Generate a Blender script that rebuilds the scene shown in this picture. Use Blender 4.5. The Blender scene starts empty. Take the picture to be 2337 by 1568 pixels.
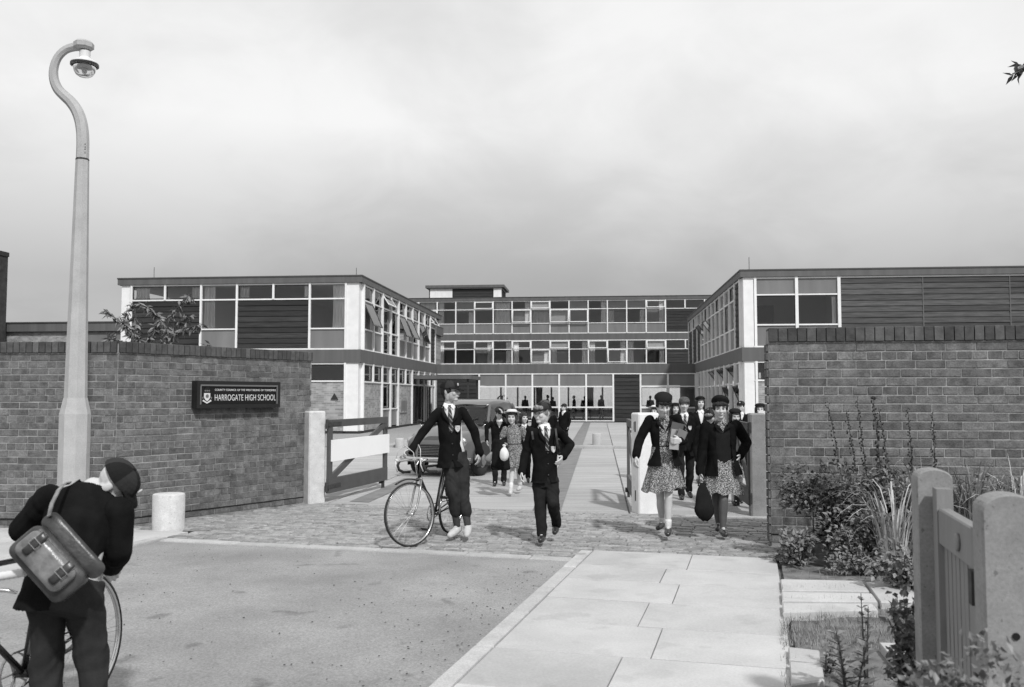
import bpy, math, random
import numpy as np
from mathutils import Vector, Matrix, noise
random.seed(7)
R = math.radians
SC = bpy.context.scene
COL = SC.collection
V3 = Vector

# ------------------------------------------------------------------ camera
CW, CH, CF, CHZ, CAMH = 2337.0, 1568.0, 2050.0, 905.0, 1.57
PITCH = math.atan((CHZ - CH / 2) / CF)
cam_d = bpy.data.cameras.new('camera')
cam = bpy.data.objects.new('camera', cam_d)
COL.objects.link(cam)
cam.location = (0, 0, CAMH)
cam.rotation_euler = (R(90) + PITCH, 0, 0)
cam_d.sensor_width = 36.0
cam_d.lens = 36.0 * CF / CW
cam_d.clip_start = 0.05
cam_d.clip_end = 3000
cam_d.dof.use_dof = True
cam_d.dof.focus_distance = 13.0
cam_d.dof.aperture_fstop = 4.5
SC.camera = cam

# ------------------------------------------------------------------ sun and sky (a hazy summer day, photographed in black and white)
SUN = Vector((0.38, -0.90, 1.0)).normalized()
sun_d = bpy.data.lights.new('sun', 'SUN')
sun_d.energy = 2.7
sun_d.angle = R(3.0)
sun_d.color = (1, 1, 1)
sun_o = bpy.data.objects.new('sun', sun_d)
COL.objects.link(sun_o)
sun_o.rotation_euler = SUN.to_track_quat('Z', 'Y').to_euler()
sun_o.location = (8, -12, 20)

SKYV = 7.2
world = bpy.data.worlds.new('World')
SC.world = world
world.use_nodes = True
wn, wl = world.node_tree.nodes, world.node_tree.links
wn.clear()
def N(nt, typ, **kw):
    n = nt.new(typ)
    for k, v in kw.items():
        if k.startswith('i_'):
            n.inputs[k[2:].replace('_', ' ')].default_value = v
        else:
            setattr(n, k, v)
    return n
wo = N(wn, 'ShaderNodeOutputWorld')
bg = N(wn, 'ShaderNodeBackground', i_Strength=0.12)
sky = N(wn, 'ShaderNodeTexSky', sky_type='NISHITA', sun_disc=False,
        sun_elevation=math.asin(SUN.z), sun_rotation=math.atan2(SUN.x, SUN.y))
bw = N(wn, 'ShaderNodeRGBToBW')
wl.new(sky.outputs[0], bw.inputs[0])
tc = N(wn, 'ShaderNodeTexCoord')
sep = N(wn, 'ShaderNodeSeparateXYZ')
wl.new(tc.outputs['Generated'], sep.inputs[0])
# flat cloud layer: direction divided by height
addz = N(wn, 'ShaderNodeMath', operation='ADD'); addz.inputs[1].default_value = 0.42
mxz = N(wn, 'ShaderNodeMath', operation='MAXIMUM'); mxz.inputs[1].default_value = 0.02
wl.new(sep.outputs[2], mxz.inputs[0]); wl.new(mxz.outputs[0], addz.inputs[0])
dv = N(wn, 'ShaderNodeVectorMath', operation='DIVIDE')
cmb = N(wn, 'ShaderNodeCombineXYZ')
for i in range(3):
    wl.new(addz.outputs[0], cmb.inputs[i])
wl.new(tc.outputs['Generated'], dv.inputs[0]); wl.new(cmb.outputs[0], dv.inputs[1])
mp = N(wn, 'ShaderNodeMapping'); mp.inputs['Location'].default_value = (1.7, 0.6, 0.0); mp.inputs['Scale'].default_value = (1, 1, 0.0)
wl.new(dv.outputs[0], mp.inputs[0])
n1 = N(wn, 'ShaderNodeTexNoise', i_Scale=1.5, i_Detail=7.0, i_Roughness=0.5, i_Distortion=0.35)
wl.new(mp.outputs[0], n1.inputs['Vector'])
cr = N(wn, 'ShaderNodeValToRGB')
cr.color_ramp.interpolation = 'B_SPLINE'
cr.color_ramp.elements[0].position = 0.38; cr.color_ramp.elements[0].color = (.74, .74, .74, 1)
cr.color_ramp.elements[1].position = 0.57; cr.color_ramp.elements[1].color = (1, 1, 1, 1)
n2 = N(wn, 'ShaderNodeTexNoise', i_Scale=5.0, i_Detail=8.0, i_Roughness=.55, i_Distortion=.5)
wl.new(mp.outputs[0], n2.inputs['Vector'])
nm = N(wn, 'ShaderNodeMixRGB'); nm.inputs[0].default_value = .30
wl.new(n1.outputs[0], nm.inputs[1]); wl.new(n2.outputs[0], nm.inputs[2])
wl.new(nm.outputs[0], cr.inputs[0])
# the cloud base darkens with distance towards the horizon all round
er = N(wn, 'ShaderNodeValToRGB')
er.color_ramp.elements[0].position = 0.0; er.color_ramp.elements[0].color = (.47, .47, .47, 1)
er.color_ramp.elements[1].position = 0.29; er.color_ramp.elements[1].color = (1, 1, 1, 1)
e2 = er.color_ramp.elements.new(0.12); e2.color = (.49, .49, .49, 1)
e3 = er.color_ramp.elements.new(0.20); e3.color = (.74, .74, .74, 1)
wl.new(sep.outputs[2], er.inputs[0])
mul = N(wn, 'ShaderNodeMixRGB', blend_type='MULTIPLY'); mul.inputs[0].default_value = 1
wl.new(cr.outputs[0], mul.inputs[1]); wl.new(er.outputs[0], mul.inputs[2])
gain = N(wn, 'ShaderNodeMixRGB', blend_type='MULTIPLY'); gain.inputs[0].default_value = 1; gain.inputs[2].default_value = (SKYV, SKYV, SKYV, 1)
wl.new(mul.outputs[0], gain.inputs[1])
mixs = N(wn, 'ShaderNodeMixRGB'); mixs.inputs[0].default_value = 0.90
wl.new(bw.outputs[0], mixs.inputs[1]); wl.new(gain.outputs[0], mixs.inputs[2])
wl.new(mixs.outputs[0], bg.inputs[0])
wl.new(bg.outputs[0], wo.inputs[0])

SC.view_settings.view_transform = 'Standard'
SC.view_settings.look = 'None'
SC.view_settings.exposure = 0.25
SC.view_settings.gamma = 1.0
SC.view_settings.use_curve_mapping = False
SC.cycles.max_bounces = 6
SC.cycles.transparent_max_bounces = 12
SC.cycles.caustics_reflective = False
SC.cycles.caustics_refractive = False

# ------------------------------------------------------------------ measuring: photograph position + distance -> place on the site
_cp, _sp = math.cos(PITCH), math.sin(PITCH)
def ray(px, py):
    x, z = (px - CW / 2) / CF, -(py - CH / 2) / CF
    return V3((x, _cp - z * _sp, _sp + z * _cp))
def P(px, py, Y):
    d = ray(px, py)
    return V3((0, 0, CAMH)) + d * (Y / d.y)
def G(px, py, z=0.0):
    d = ray(px, py)
    return V3((0, 0, CAMH)) + d * ((z - CAMH) / d.z)
RA = R(15.0)                                   # the road runs 15 degrees off the camera axis
RR, RS = V3((math.sin(RA), math.cos(RA), 0)), V3((math.cos(RA), -math.sin(RA), 0))
def RP(s, r, z=0.0):
    return RS * s + RR * r + V3((0, 0, z))
BA = 0.0972                                    # the school is turned 5.57 degrees
BU, BV = V3((math.cos(BA), -math.sin(BA), 0)), V3((math.sin(BA), math.cos(BA), 0))
def UV(u, v, z=0.0):
    return BU * u + BV * v + V3((0, 0, z))

# ------------------------------------------------------------------ mesh helpers
class MB:
    def __init__(s):
        s.v, s.f = [], []
    def add(s, vs, fs):
        o = len(s.v)
        s.v += [tuple(p) for p in vs]
        s.f += [tuple(i + o for i in f) for f in fs]
        return s
    def box(s, x0, x1, y0, y1, z0, z1, M=None):
        vs = [V3((x, y, z)) for z in (z0, z1) for y in (y0, y1) for x in (x0, x1)]
        if M is not None:
            vs = [M @ p for p in vs]
        return s.add(vs, [(0, 2, 3, 1), (4, 5, 7, 6), (0, 1, 5, 4), (2, 6, 7, 3), (0, 4, 6, 2), (1, 3, 7, 5)])
    def beam(s, a, b, w, h, up=(0, 0, 1)):
        a, b = V3(a), V3(b)
        d = (b - a).normalized(); u = V3(up)
        x = d.cross(u)
        if x.length < 1e-4:
            x = d.cross(V3((1, 0, 0)))
        x.normalize(); u = x.cross(d).normalized()
        vs = [p + x * (i * w / 2) + u * (j * h / 2) for p in (a, b) for j in (-1, 1) for i in (-1, 1)]
        return s.add(vs, [(0, 2, 3, 1), (4, 5, 7, 6), (0, 1, 5, 4), (2, 6, 7, 3), (0, 4, 6, 2), (1, 3, 7, 5)])
    def loft(s, rings, cap=True):
        n = len(rings[0]); o = len(s.v)
        for r in rings:
            s.v += [tuple(p) for p in r]
        for k in range(len(rings) - 1):
            for i in range(n):
                j = (i + 1) % n
                s.f.append((o + k * n + i, o + k * n + j, o + (k + 1) * n + j, o + (k + 1) * n + i))
        if cap:
            s.f.append(tuple(o + i for i in reversed(range(n))))
            b = o + (len(rings) - 1) * n
            s.f.append(tuple(b + i for i in range(n)))
        return s
    def tube(s, pts, rads, n=8, cap=True):
        pts = [V3(p) for p in pts]
        if not hasattr(rads, '__len__'):
            rads = [rads] * len(pts)
        rings = []; prev = None
        for i, p in enumerate(pts):
            d = (pts[min(i + 1, len(pts) - 1)] - pts[max(i - 1, 0)]).normalized()
            if prev is None:
                a = d.cross(V3((0, 0, 1)))
                if a.length < 0.1:
                    a = d.cross(V3((0, 1, 0)))
            else:
                a = prev - d * prev.dot(d)
            a.normalize(); prev = a
            b = d.cross(a)
            rings.append([p + (a * math.cos(2 * math.pi * k / n) + b * math.sin(2 * math.pi * k / n)) * rads[i] for k in range(n)])
        return s.loft(rings, cap)
    def bone(s, a, b, ra, rb, n=12):
        a, b = V3(a), V3(b)
        d = b - a
        L = d.length
        if L < 1e-5:
            d = V3((0, 0, 1)); L = 1e-5
        d = d / L
        pr = [(-.95 * ra, .28 * ra), (-.7 * ra, .7 * ra), (-.35 * ra, .93 * ra), (0, ra), (L, rb), (L + .35 * rb, .93 * rb), (L + .7 * rb, .7 * rb), (L + .95 * rb, .28 * rb)]
        x = d.cross(V3((0, 0, 1)))
        if x.length < .1:
            x = d.cross(V3((0, 1, 0)))
        x.normalize(); y = d.cross(x)
        return s.loft([[a + d * o + (x * math.cos(2 * math.pi * k / n) + y * math.sin(2 * math.pi * k / n)) * r for k in range(n)] for o, r in pr])
    def ell(s, c, r, M=None, n=14, m=9):
        c = V3(c); rings = []
        for i in range(1, m):
            t = math.pi * i / m
            rg = [V3((math.sin(t) * math.cos(2 * math.pi * k / n) * r[0], math.sin(t) * math.sin(2 * math.pi * k / n) * r[1], math.cos(t) * r[2])) for k in range(n)]
            rings.append([(M @ q if M is not None else q) + c for q in rg])
        rings.reverse()
        return s.loft(rings)
    def lathe(s, prof, n=16, c=(0, 0, 0)):
        c = V3(c)
        return s.loft([[c + V3((r * math.cos(2 * math.pi * k / n), r * math.sin(2 * math.pi * k / n), z)) for k in range(n)] for r, z in prof])
    def prism(s, poly, z0, z1):
        n = len(poly)
        vs = [(x, y, z0) for x, y in poly] + [(x, y, z1) for x, y in poly]
        fs = [tuple(reversed(range(n))), tuple(range(n, 2 * n))] + [(i, (i + 1) % n, n + (i + 1) % n, n + i) for i in range(n)]
        return s.add(vs, fs)
    def xf(s, M):
        s.v = [tuple(M @ V3(p)) for p in s.v]
        return s
    def mesh(s, name, smooth=False):
        me = bpy.data.meshes.new(name)
        me.from_pydata(s.v, [], s.f)
        if smooth:
            me.polygons.foreach_set('use_smooth', [True] * len(me.polygons))
        me.update()
        return me
    def build(s, name, m, parent=None, smooth=False, loc=None, rz=0.0):
        return link(name, s.mesh(name, smooth), m, parent, loc, rz)
def link(name, me, m, parent=None, loc=None, rz=0.0):
    o = bpy.data.objects.new(name, me)
    if m is not None and (len(me.materials) == 0):
        me.materials.append(m)
    COL.objects.link(o)
    o.parent = parent
    if loc is not None:
        o.location = loc
    if rz:
        o.rotation_euler.z = rz
    return o
def smooth_by_angle(o, ang=40):
    me = o.data
    me.polygons.foreach_set('use_smooth', [True] * len(me.polygons))
    try:
        me.set_sharp_from_angle(angle=R(ang))
    except Exception:
        pass
def tag(o, label=None, cat=None, group=None, kind=None):
    if label: o['label'] = label
    if cat: o['category'] = cat
    if group: o['group'] = group
    if kind: o['kind'] = kind
    return o
def empty(name, loc=(0, 0, 0), rz=0.0, label=None, cat=None, group=None):
    o = bpy.data.objects.new(name, None)
    COL.objects.link(o)
    o.location = loc
    o.rotation_euler.z = rz
    o.empty_display_size = 0.1
    return tag(o, label, cat, group)
_cache = {}
def cbox(name, dims, m, parent, loc, rz=0.0, bevel=0.0, ry=0.0):
    """a box that shares its mesh with every equal box; dims and loc of its centre"""
    key = (name, tuple(round(d, 4) for d in dims), m.name, round(bevel, 4))
    me = _cache.get(key)
    if me is None:
        x, y, z = [d / 2 for d in dims]
        b = MB()
        if bevel:
            c = bevel
            rings = []
            for zz, q in ((-z, c), (-z + c, 0), (z - c, 0), (z, c)):
                X, Y = x - q, y - q
                rings.append([V3((-X + c * 0, -Y, zz)), V3((X, -Y, zz)), V3((X, Y, zz)), V3((-X, Y, zz))])
            b.loft(rings)
        else:
            b.box(-x, x, -y, y, -z, z)
        me = b.mesh(name)
        me.materials.append(m)
        _cache[key] = me
    o = bpy.data.objects.new(name, me)
    COL.objects.link(o)
    o.parent = parent
    o.location = loc
    o.rotation_euler = (0, ry, rz)
    return o

# ------------------------------------------------------------------ materials (all neutral greys: the photograph has no colour)
def mat(name, v, rough=.8, var=.12, scale=6.0, bump=.15, bscale=60.0, ov=0.0, iv=0.0, metal=0.0, spec=.35, coat=0.0, detail=5.0, stretch=None, spots=0.0, sscale=3.0, sval=.4, fine=0.0, fscale=120.0):
    m = bpy.data.materials.new(name)
    m.use_nodes = True
    nt, ln = m.node_tree.nodes, m.node_tree.links
    b = nt['Principled BSDF']
    b.inputs['Roughness'].default_value = rough
    b.inputs['Metallic'].default_value = metal
    b.inputs['Specular IOR Level'].default_value = spec
    if coat:
        b.inputs['Coat Weight'].default_value = coat
        b.inputs['Coat Roughness'].default_value = .08
    t = N(nt, 'ShaderNodeTexCoord')
    src = t.outputs['Object']
    oi = N(nt, 'ShaderNodeObjectInfo')
    if ov:
        off = N(nt, 'ShaderNodeVectorMath', operation='ADD')
        sc = N(nt, 'ShaderNodeMath', operation='MULTIPLY'); sc.inputs[1].default_value = 37.0
        ln.new(oi.outputs['Random'], sc.inputs[0])
        ln.new(src, off.inputs[0]); ln.new(sc.outputs[0], off.inputs[1])
        src = off.outputs[0]
    if stretch:
        mpn = N(nt, 'ShaderNodeMapping'); mpn.inputs['Scale'].default_value = stretch
        ln.new(src, mpn.inputs[0]); tsrc = mpn.outputs[0]
    else:
        tsrc = src
    nz = N(nt, 'ShaderNodeTexNoise', i_Scale=scale, i_Detail=detail, i_Roughness=.6)
    ln.new(tsrc, nz.inputs['Vector'])
    mr = N(nt, 'ShaderNodeMapRange')
    mr.inputs['From Min'].default_value = .25; mr.inputs['From Max'].default_value = .75
    mr.inputs['To Min'].default_value = 1 - var * 1.6; mr.inputs['To Max'].default_value = 1 + var * 1.6
    ln.new(nz.outputs[0], mr.inputs['Value'])
    val = mr.outputs[0]
    def mulv(a, bb):
        q = N(nt, 'ShaderNodeMath', operation='MULTIPLY')
        ln.new(a, q.inputs[0])
        if isinstance(bb, float): q.inputs[1].default_value = bb
        else: ln.new(bb, q.inputs[1])
        return q.outputs[0]
    if ov or iv:
        gi = N(nt, 'ShaderNodeNewGeometry')
        for out, amt in ((oi.outputs['Random'], ov), (gi.outputs['Random Per Island'], iv)):
            if amt:
                q = N(nt, 'ShaderNodeMapRange')
                q.inputs['To Min'].default_value = 1 - amt; q.inputs['To Max'].default_value = 1 + amt
                ln.new(out, q.inputs['Value'])
                val = mulv(val, q.outputs[0])
    if spots:
        sn = N(nt, 'ShaderNodeTexNoise', i_Scale=sscale, i_Detail=2.0)
        ln.new(src, sn.inputs['Vector'])
        sr = N(nt, 'ShaderNodeMapRange')
        sr.inputs['From Min'].default_value = spots; sr.inputs['From Max'].default_value = spots + .06
        sr.inputs['To Min'].default_value = 1; sr.inputs['To Max'].default_value = sval
        ln.new(sn.outputs[0], sr.inputs['Value'])
        val = mulv(val, sr.outputs[0])
    if fine:
        fn = N(nt, 'ShaderNodeTexNoise', i_Scale=fscale, i_Detail=2.0, i_Roughness=.7)
        ln.new(src, fn.inputs['Vector'])
        fr_ = N(nt, 'ShaderNodeMapRange')
        fr_.inputs['From Min'].default_value = .3; fr_.inputs['From Max'].default_value = .7
        fr_.inputs['To Min'].default_value = 1 - fine; fr_.inputs['To Max'].default_value = 1 + fine
        ln.new(fn.outputs[0], fr_.inputs['Value'])
        val = mulv(val, fr_.outputs[0])
    val = mulv(val, float(v))
    ln.new(val, b.inputs['Base Color'])
    if bump:
        bn = N(nt, 'ShaderNodeTexNoise', i_Scale=bscale, i_Detail=4.0)
        ln.new(tsrc, bn.inputs['Vector'])
        bp = N(nt, 'ShaderNodeBump', i_Strength=bump, i_Distance=.01)
        ln.new(bn.outputs[0], bp.inputs['Height'])
        ln.new(bp.outputs[0], b.inputs['Normal'])
    return m
def mat_glass(name, tint=.955, refl=1.0):
    m = bpy.data.materials.new(name); m.use_nodes = True
    nt, ln = m.node_tree.nodes, m.node_tree.links
    nt.clear()
    o = N(nt, 'ShaderNodeOutputMaterial')
    tr = N(nt, 'ShaderNodeBsdfTransparent'); tr.inputs[0].default_value = (tint, tint, tint, 1)
    gl = N(nt, 'ShaderNodeBsdfGlossy'); gl.inputs['Roughness'].default_value = .02; gl.inputs[0].default_value = (refl, refl, refl, 1)
    fr = N(nt, 'ShaderNodeFresnel'); fr.inputs[0].default_value = 1.52
    t = N(nt, 'ShaderNodeTexCoord')
    nz = N(nt, 'ShaderNodeTexNoise', i_Scale=1.2, i_Detail=1.0)
    bp = N(nt, 'ShaderNodeBump', i_Strength=.05, i_Distance=.02)
    ln.new(t.outputs['Object'], nz.inputs['Vector']); ln.new(nz.outputs[0], bp.inputs['Height']); ln.new(bp.outputs[0], gl.inputs['Normal'])
    mx = N(nt, 'ShaderNodeMixShader')
    ln.new(fr.outputs[0], mx.inputs[0]); ln.new(tr.outputs[0], mx.inputs[1]); ln.new(gl.outputs[0], mx.inputs[2])
    ln.new(mx.outputs[0], o.inputs[0])
    return m
def mat_wave(name, a, bcol, scale, rot=(0, 0, 0), thr=.5, rough=.8):
    m = bpy.data.materials.new(name); m.use_nodes = True
    nt, ln = m.node_tree.nodes, m.node_tree.links
    b = nt['Principled BSDF']; b.inputs['Roughness'].default_value = rough
    t = N(nt, 'ShaderNodeTexCoord'); mpn = N(nt, 'ShaderNodeMapping'); mpn.inputs['Rotation'].default_value = rot
    w = N(nt, 'ShaderNodeTexWave', i_Scale=scale)
    rp = N(nt, 'ShaderNodeValToRGB'); rp.color_ramp.interpolation = 'CONSTANT'
    rp.color_ramp.elements[0].color = (a, a, a, 1)
    rp.color_ramp.elements[1].position = thr; rp.color_ramp.elements[1].color = (bcol, bcol, bcol, 1)
    ln.new(t.outputs['Object'], mpn.inputs[0]); ln.new(mpn.outputs[0], w.inputs[0]); ln.new(w.outputs[0], rp.inputs[0]); ln.new(rp.outputs[0], b.inputs['Base Color'])
    return m
def mat_floral(name, dark, light, scale=38.0):
    m = bpy.data.materials.new(name); m.use_nodes = True
    nt, ln = m.node_tree.nodes, m.node_tree.links
    b = nt['Principled BSDF']; b.inputs['Roughness'].default_value = .85
    t = N(nt, 'ShaderNodeTexCoord')
    nz = N(nt, 'ShaderNodeTexNoise', i_Scale=scale, i_Detail=2.0)
    vo = N(nt, 'ShaderNodeTexVoronoi', i_Scale=scale * 1.1)
    ad = N(nt, 'ShaderNodeMath', operation='ADD')
    ln.new(t.outputs['Object'], nz.inputs['Vector']); ln.new(t.outputs['Object'], vo.inputs['Vector'])
    ln.new(nz.outputs[0], ad.inputs[0]); ln.new(vo.outputs['Distance'], ad.inputs[1])
    rp = N(nt, 'ShaderNodeValToRGB')
    rp.color_ramp.elements[0].position = .80; rp.color_ramp.elements[0].color = (light, light, light, 1)
    rp.color_ramp.elements[1].position = 1.02; rp.color_ramp.elements[1].color = (dark, dark, dark, 1)
    ln.new(ad.outputs[0], rp.inputs[0]); ln.new(rp.outputs[0], b.inputs['Base Color'])
    return m
def mat_courses(name, v, mortar, bw_=.235, bh=.083, var=.3):
    """brickwork too far off to tell the bricks apart"""
    m = bpy.data.materials.new(name); m.use_nodes = True
    nt, ln = m.node_tree.nodes, m.node_tree.links
    b = nt['Principled BSDF']; b.inputs['Roughness'].default_value = .9
    t = N(nt, 'ShaderNodeTexCoord'); mpn = N(nt, 'ShaderNodeMapping'); mpn.inputs['Rotation'].default_value = (R(90), 0, 0)
    br = N(nt, 'ShaderNodeTexBrick')
    br.inputs['Scale'].default_value = 1; br.inputs['Brick Width'].default_value = bw_; br.inputs['Row Height'].default_value = bh
    br.inputs['Mortar Size'].default_value = .008
    br.inputs['Color1'].default_value = (v * (1 - var),) * 3 + (1,); br.inputs['Color2'].default_value = (v * (1 + var),) * 3 + (1,)
    br.inputs['Mortar'].default_value = (mortar,) * 3 + (1,)
    sx = N(nt, 'ShaderNodeSeparateXYZ'); cx = N(nt, 'ShaderNodeCombineXYZ')
    ln.new(t.outputs['Object'], sx.inputs[0]); ln.new(sx.outputs[0], cx.inputs[0]); ln.new(sx.outputs[2], cx.inputs[1])
    ln.new(cx.outputs[0], br.inputs['Vector']); 
    nz = N(nt, 'ShaderNodeTexNoise', i_Scale=2.0, i_Detail=5.0)
    ln.new(t.outputs['Object'], nz.inputs['Vector'])
    mr = N(nt, 'ShaderNodeMapRange'); mr.inputs['From Min'].default_value = .3; mr.inputs['From Max'].default_value = .7
    mr.inputs['To Min'].default_value = .8; mr.inputs['To Max'].default_value = 1.2
    ln.new(nz.outputs[0], mr.inputs['Value'])
    mx = N(nt, 'ShaderNodeMixRGB', blend_type='MULTIPLY'); mx.inputs[0].default_value = 1
    ln.new(br.outputs[0], mx.inputs[1]); ln.new(mr.outputs[0], mx.inputs[2]); ln.new(mx.outputs[0], b.inputs['Base Color'])
    return m

MT = dict(
    asphalt=mat('asphalt', .26, .92, .16, .9, .5, 140, spots=.655, sscale=2.6, sval=.68, fine=.26, fscale=70),
    earth=mat('earth', .15, .95, .4, 5, .6, 60),
    ground=mat('ground_cover', .12, .95, .2, .4, .3, 20),
    concrete_yard=mat('yard_concrete', .355, .9, .16, 1.6, .3, 50, ov=.10, fine=.12, fscale=40, stretch=(.4, 4.0, 1)),
    tar_strip=mat('tar_strip', .19, .9, .15, 3, .4, 90),
    gravel=mat('gravel', .27, .95, .30, 22, 1.0, 30),
    sett=mat('sett_stone', .27, .85, .22, 9, .5, 50, ov=.22, fine=.2, fscale=50, iv=.0),
    sett_far=mat('sett_stone_far', .27, .85, .22, 9, .5, 50, iv=.22, fine=.2, fscale=50),
    sett_bed=mat('sett_bedding', .23, .95, .3, 12, .5, 60),
    slab=mat('paving_slab', .44, .88, .10, 1.6, .25, 120, ov=.10, fine=.08, fscale=60, spots=.60, sscale=3, sval=.90),
    kerb=mat('kerb_stone', .40, .88, .10, 5, .3, 90, ov=.10, fine=.15, fscale=80),
    brick=mat('wall_brick', .128, .92, .32, 9, .5, 70, ov=.26, fine=.25, fscale=60),
    brick_far=mat('wall_brick_far', .128, .92, .32, 9, .5, 70, iv=.26, fine=.25, fscale=60),
    cap_brick=mat('cap_brick', .075, .9, .25, 12, .5, 60, ov=.35),
    mortar=mat('mortar', .27, .95, .35, 5, .5, 80),
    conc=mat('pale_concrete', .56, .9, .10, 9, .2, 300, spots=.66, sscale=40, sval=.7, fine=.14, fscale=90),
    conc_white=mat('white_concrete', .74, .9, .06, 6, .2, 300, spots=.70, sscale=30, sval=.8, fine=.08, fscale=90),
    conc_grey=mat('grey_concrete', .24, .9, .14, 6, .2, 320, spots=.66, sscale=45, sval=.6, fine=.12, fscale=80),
    lampconc=mat('lamp_concrete', .40, .88, .08, 5, .35, 120, spots=.68, sscale=60, sval=.8, fine=.10, fscale=90),
    gatepaint=mat('gate_paint', .075, .55, .10, 5, .1, 60, spec=.4),
    white=mat('white_paint', .74, .5, .05, 3, .05, 40, ov=.04),
    board_white=mat('white_board', .88, .5, .03, 1.2, .05, 40),
    fascia=mat('fascia_grey', .105, .6, .14, 1.2, .05, 20, stretch=(2.5, 2.5, .15)),
    fascia_trim=mat('roof_trim', .06, .6, .08, 1.5, .05, 20),
    panel=mat('infill_panel', .17, .35, .10, 1.0, .03, 20, stretch=(2, 2, .3), ov=.07),
    blind=mat('pale_blind', .40, .6, .05, 1.0, .03, 20, ov=.15),
    timber=mat('dark_boarding', .027, .75, .35, 3, .3, 30, ov=.35, stretch=(.5, 3, 8)),
    timber_lt=mat('weathered_boarding', .060, .75, .35, 3, .3, 30, ov=.35, stretch=(.5, 3, 8)),
    plinth=mat('plinth', .03, .7, .1, 3, .05, 20),
    interior=mat('room_wall', .58, .9, .06, .5, 0, 1, ov=.35),
    roomfloor=mat('room_floor', .12, .8, .06, .5, 0, 1),
    curtain=mat('curtain', .82, .9, .12, 3, .1, 30, ov=.22, stretch=(3, 3, .2)),
    schoolbrick=mat_courses('school_brickwork', .27, .33),
    farbrick=mat_courses('far_brickwork', .25, .33),
    glass=mat_glass('window_glass'),
    frame_dark=mat('dark_metal_frame', .03, .4, .05, 3, 0, 1),
    black=mat('black_paint', .012, .25, .05, 3, 0, 1, spec=.5),
    rubber=mat('rubber', .025, .75, .15, 20, .1, 80),
    chrome=mat('chrome', .62, .22, .04, 5, 0, 1, metal=1.0),
    steel=mat('dull_steel', .35, .42, .1, 9, 0, 1, metal=1.0),
    rust=mat('rusty_iron', .045, .8, .3, 20, .4, 60),
    skin=mat('skin', .52, .55, .05, 9, .03, 60, spec=.35),
    skin_tan=mat('skin_tan', .44, .55, .05, 9, .03, 60, spec=.35),
    stocking=mat('stockings', .12, .6, .08, 9, 0, 60),
    hair_dk=mat('dark_hair', .018, .5, .5, 60, .8, 120, stretch=(1, 1, .25)),
    hair_br=mat('brown_hair', .06, .5, .5, 60, .8, 120, stretch=(1, 1, .25)),
    hair_fair=mat('fair_hair', .22, .5, .35, 60, .8, 120, stretch=(1, 1, .25)),
    blazer=mat('black_blazer', .0085, .95, .30, 8, .2, 160, spec=.06),
    blazer2=mat('dark_blazer', .012, .95, .30, 8, .2, 160, spec=.06),
    trouser=mat('dark_flannel', .016, .95, .22, 7, .25, 160, spec=.12),
    trouser_lt=mat('grey_flannel', .027, .95, .2, 7, .25, 160, spec=.12),
    shirt=mat('white_shirt', .72, .85, .05, 9, .15, 60),
    tie=mat_wave('striped_tie', .02, .20, 9.0, (0, R(40), 0), .82),
    jumper=mat('dark_jumper', .014, .95, .12, 9, .3, 200, spec=.12),
    dress=mat_floral('floral_cotton', .06, .46, 92),
    cap=mat('cap_cloth', .012, .9, .2, 8, .2, 120, spec=.15),
    cap2=mat('cap_cloth_light', .030, .9, .2, 8, .2, 120, spec=.15),
    straw=mat('straw', .62, .8, .12, 60, .3, 150),
    sock=mat('white_sock', .68, .9, .06, 20, .4, 120),
    sockdk=mat('dark_sock', .05, .9, .1, 20, .4, 120),
    shoe=mat('dark_leather', .030, .30, .2, 12, .1, 60, spec=.5),
    shoe_lt=mat('pale_canvas', .48, .7, .14, 16, .2, 60),
    leather=mat('satchel_leather', .038, .34, .45, 12, .15, 60, spec=.5),
    leather_hi=mat('worn_leather', .16, .28, .5, 11, .15, 60, spec=.5),
    badge=mat('badge_thread', .42, .8, .5, 90, .3, 200),
    eye=mat('eye', .06, .2, .05, 3, 0, 1),
    lip=mat('lip', .33, .5, .05, 3, 0, 1),
    sign=mat('sign_black', .007, .22, .03, 3, 0, 1, spec=.4),
    signframe=mat('sign_frame', .014, .5, .1, 6, 0, 1),
    signtrim=mat('sign_trim', .14, .4, .05, 6, 0, 1),
    lettering=mat('lettering', .62, .6, .03, 6, 0, 1),
    carpaint=mat('car_paint', .10, .28, .04, 2, 0, 1, spec=.5, coat=.5),
    carglass=mat_glass('car_glass', .55),
    bulbglass=mat_glass('lamp_glass', .86),
    alu=mat('lamp_aluminium', .62, .5, .06, 6, .1, 60, spec=.4),
    paper=mat('paper', .60, .8, .05, 20, 0, 1),
    leaf=mat('leaf', .16, .55, .2, 20, 0, 1, iv=.45, spec=.4),
    leaf_pale=mat('pale_leaf', .15, .5, .2, 20, 0, 1, iv=.4, spec=.4),
    leaf_dark=mat('dark_leaf', .10, .5, .2, 20, 0, 1, iv=.5, spec=.45),
    straw_grass=mat('dry_grass', .36, .7, .2, 20, 0, 1, iv=.4),
    grass=mat('rough_grass', .20, .8, .2, 20, 0, 1, iv=.5),
    stem=mat('plant_stem', .05, .8, .2, 20, 0, 1),
    bark=mat('bark', .05, .9, .3, 12, .6, 40),
    seed=mat('seed_head', .035, .8, .2, 20, 0, 1, iv=.4),
    gate_wood=mat('painted_gate', .20, .7, .10, 4, .3, 70, stretch=(1, 1, .25)),
)
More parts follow.
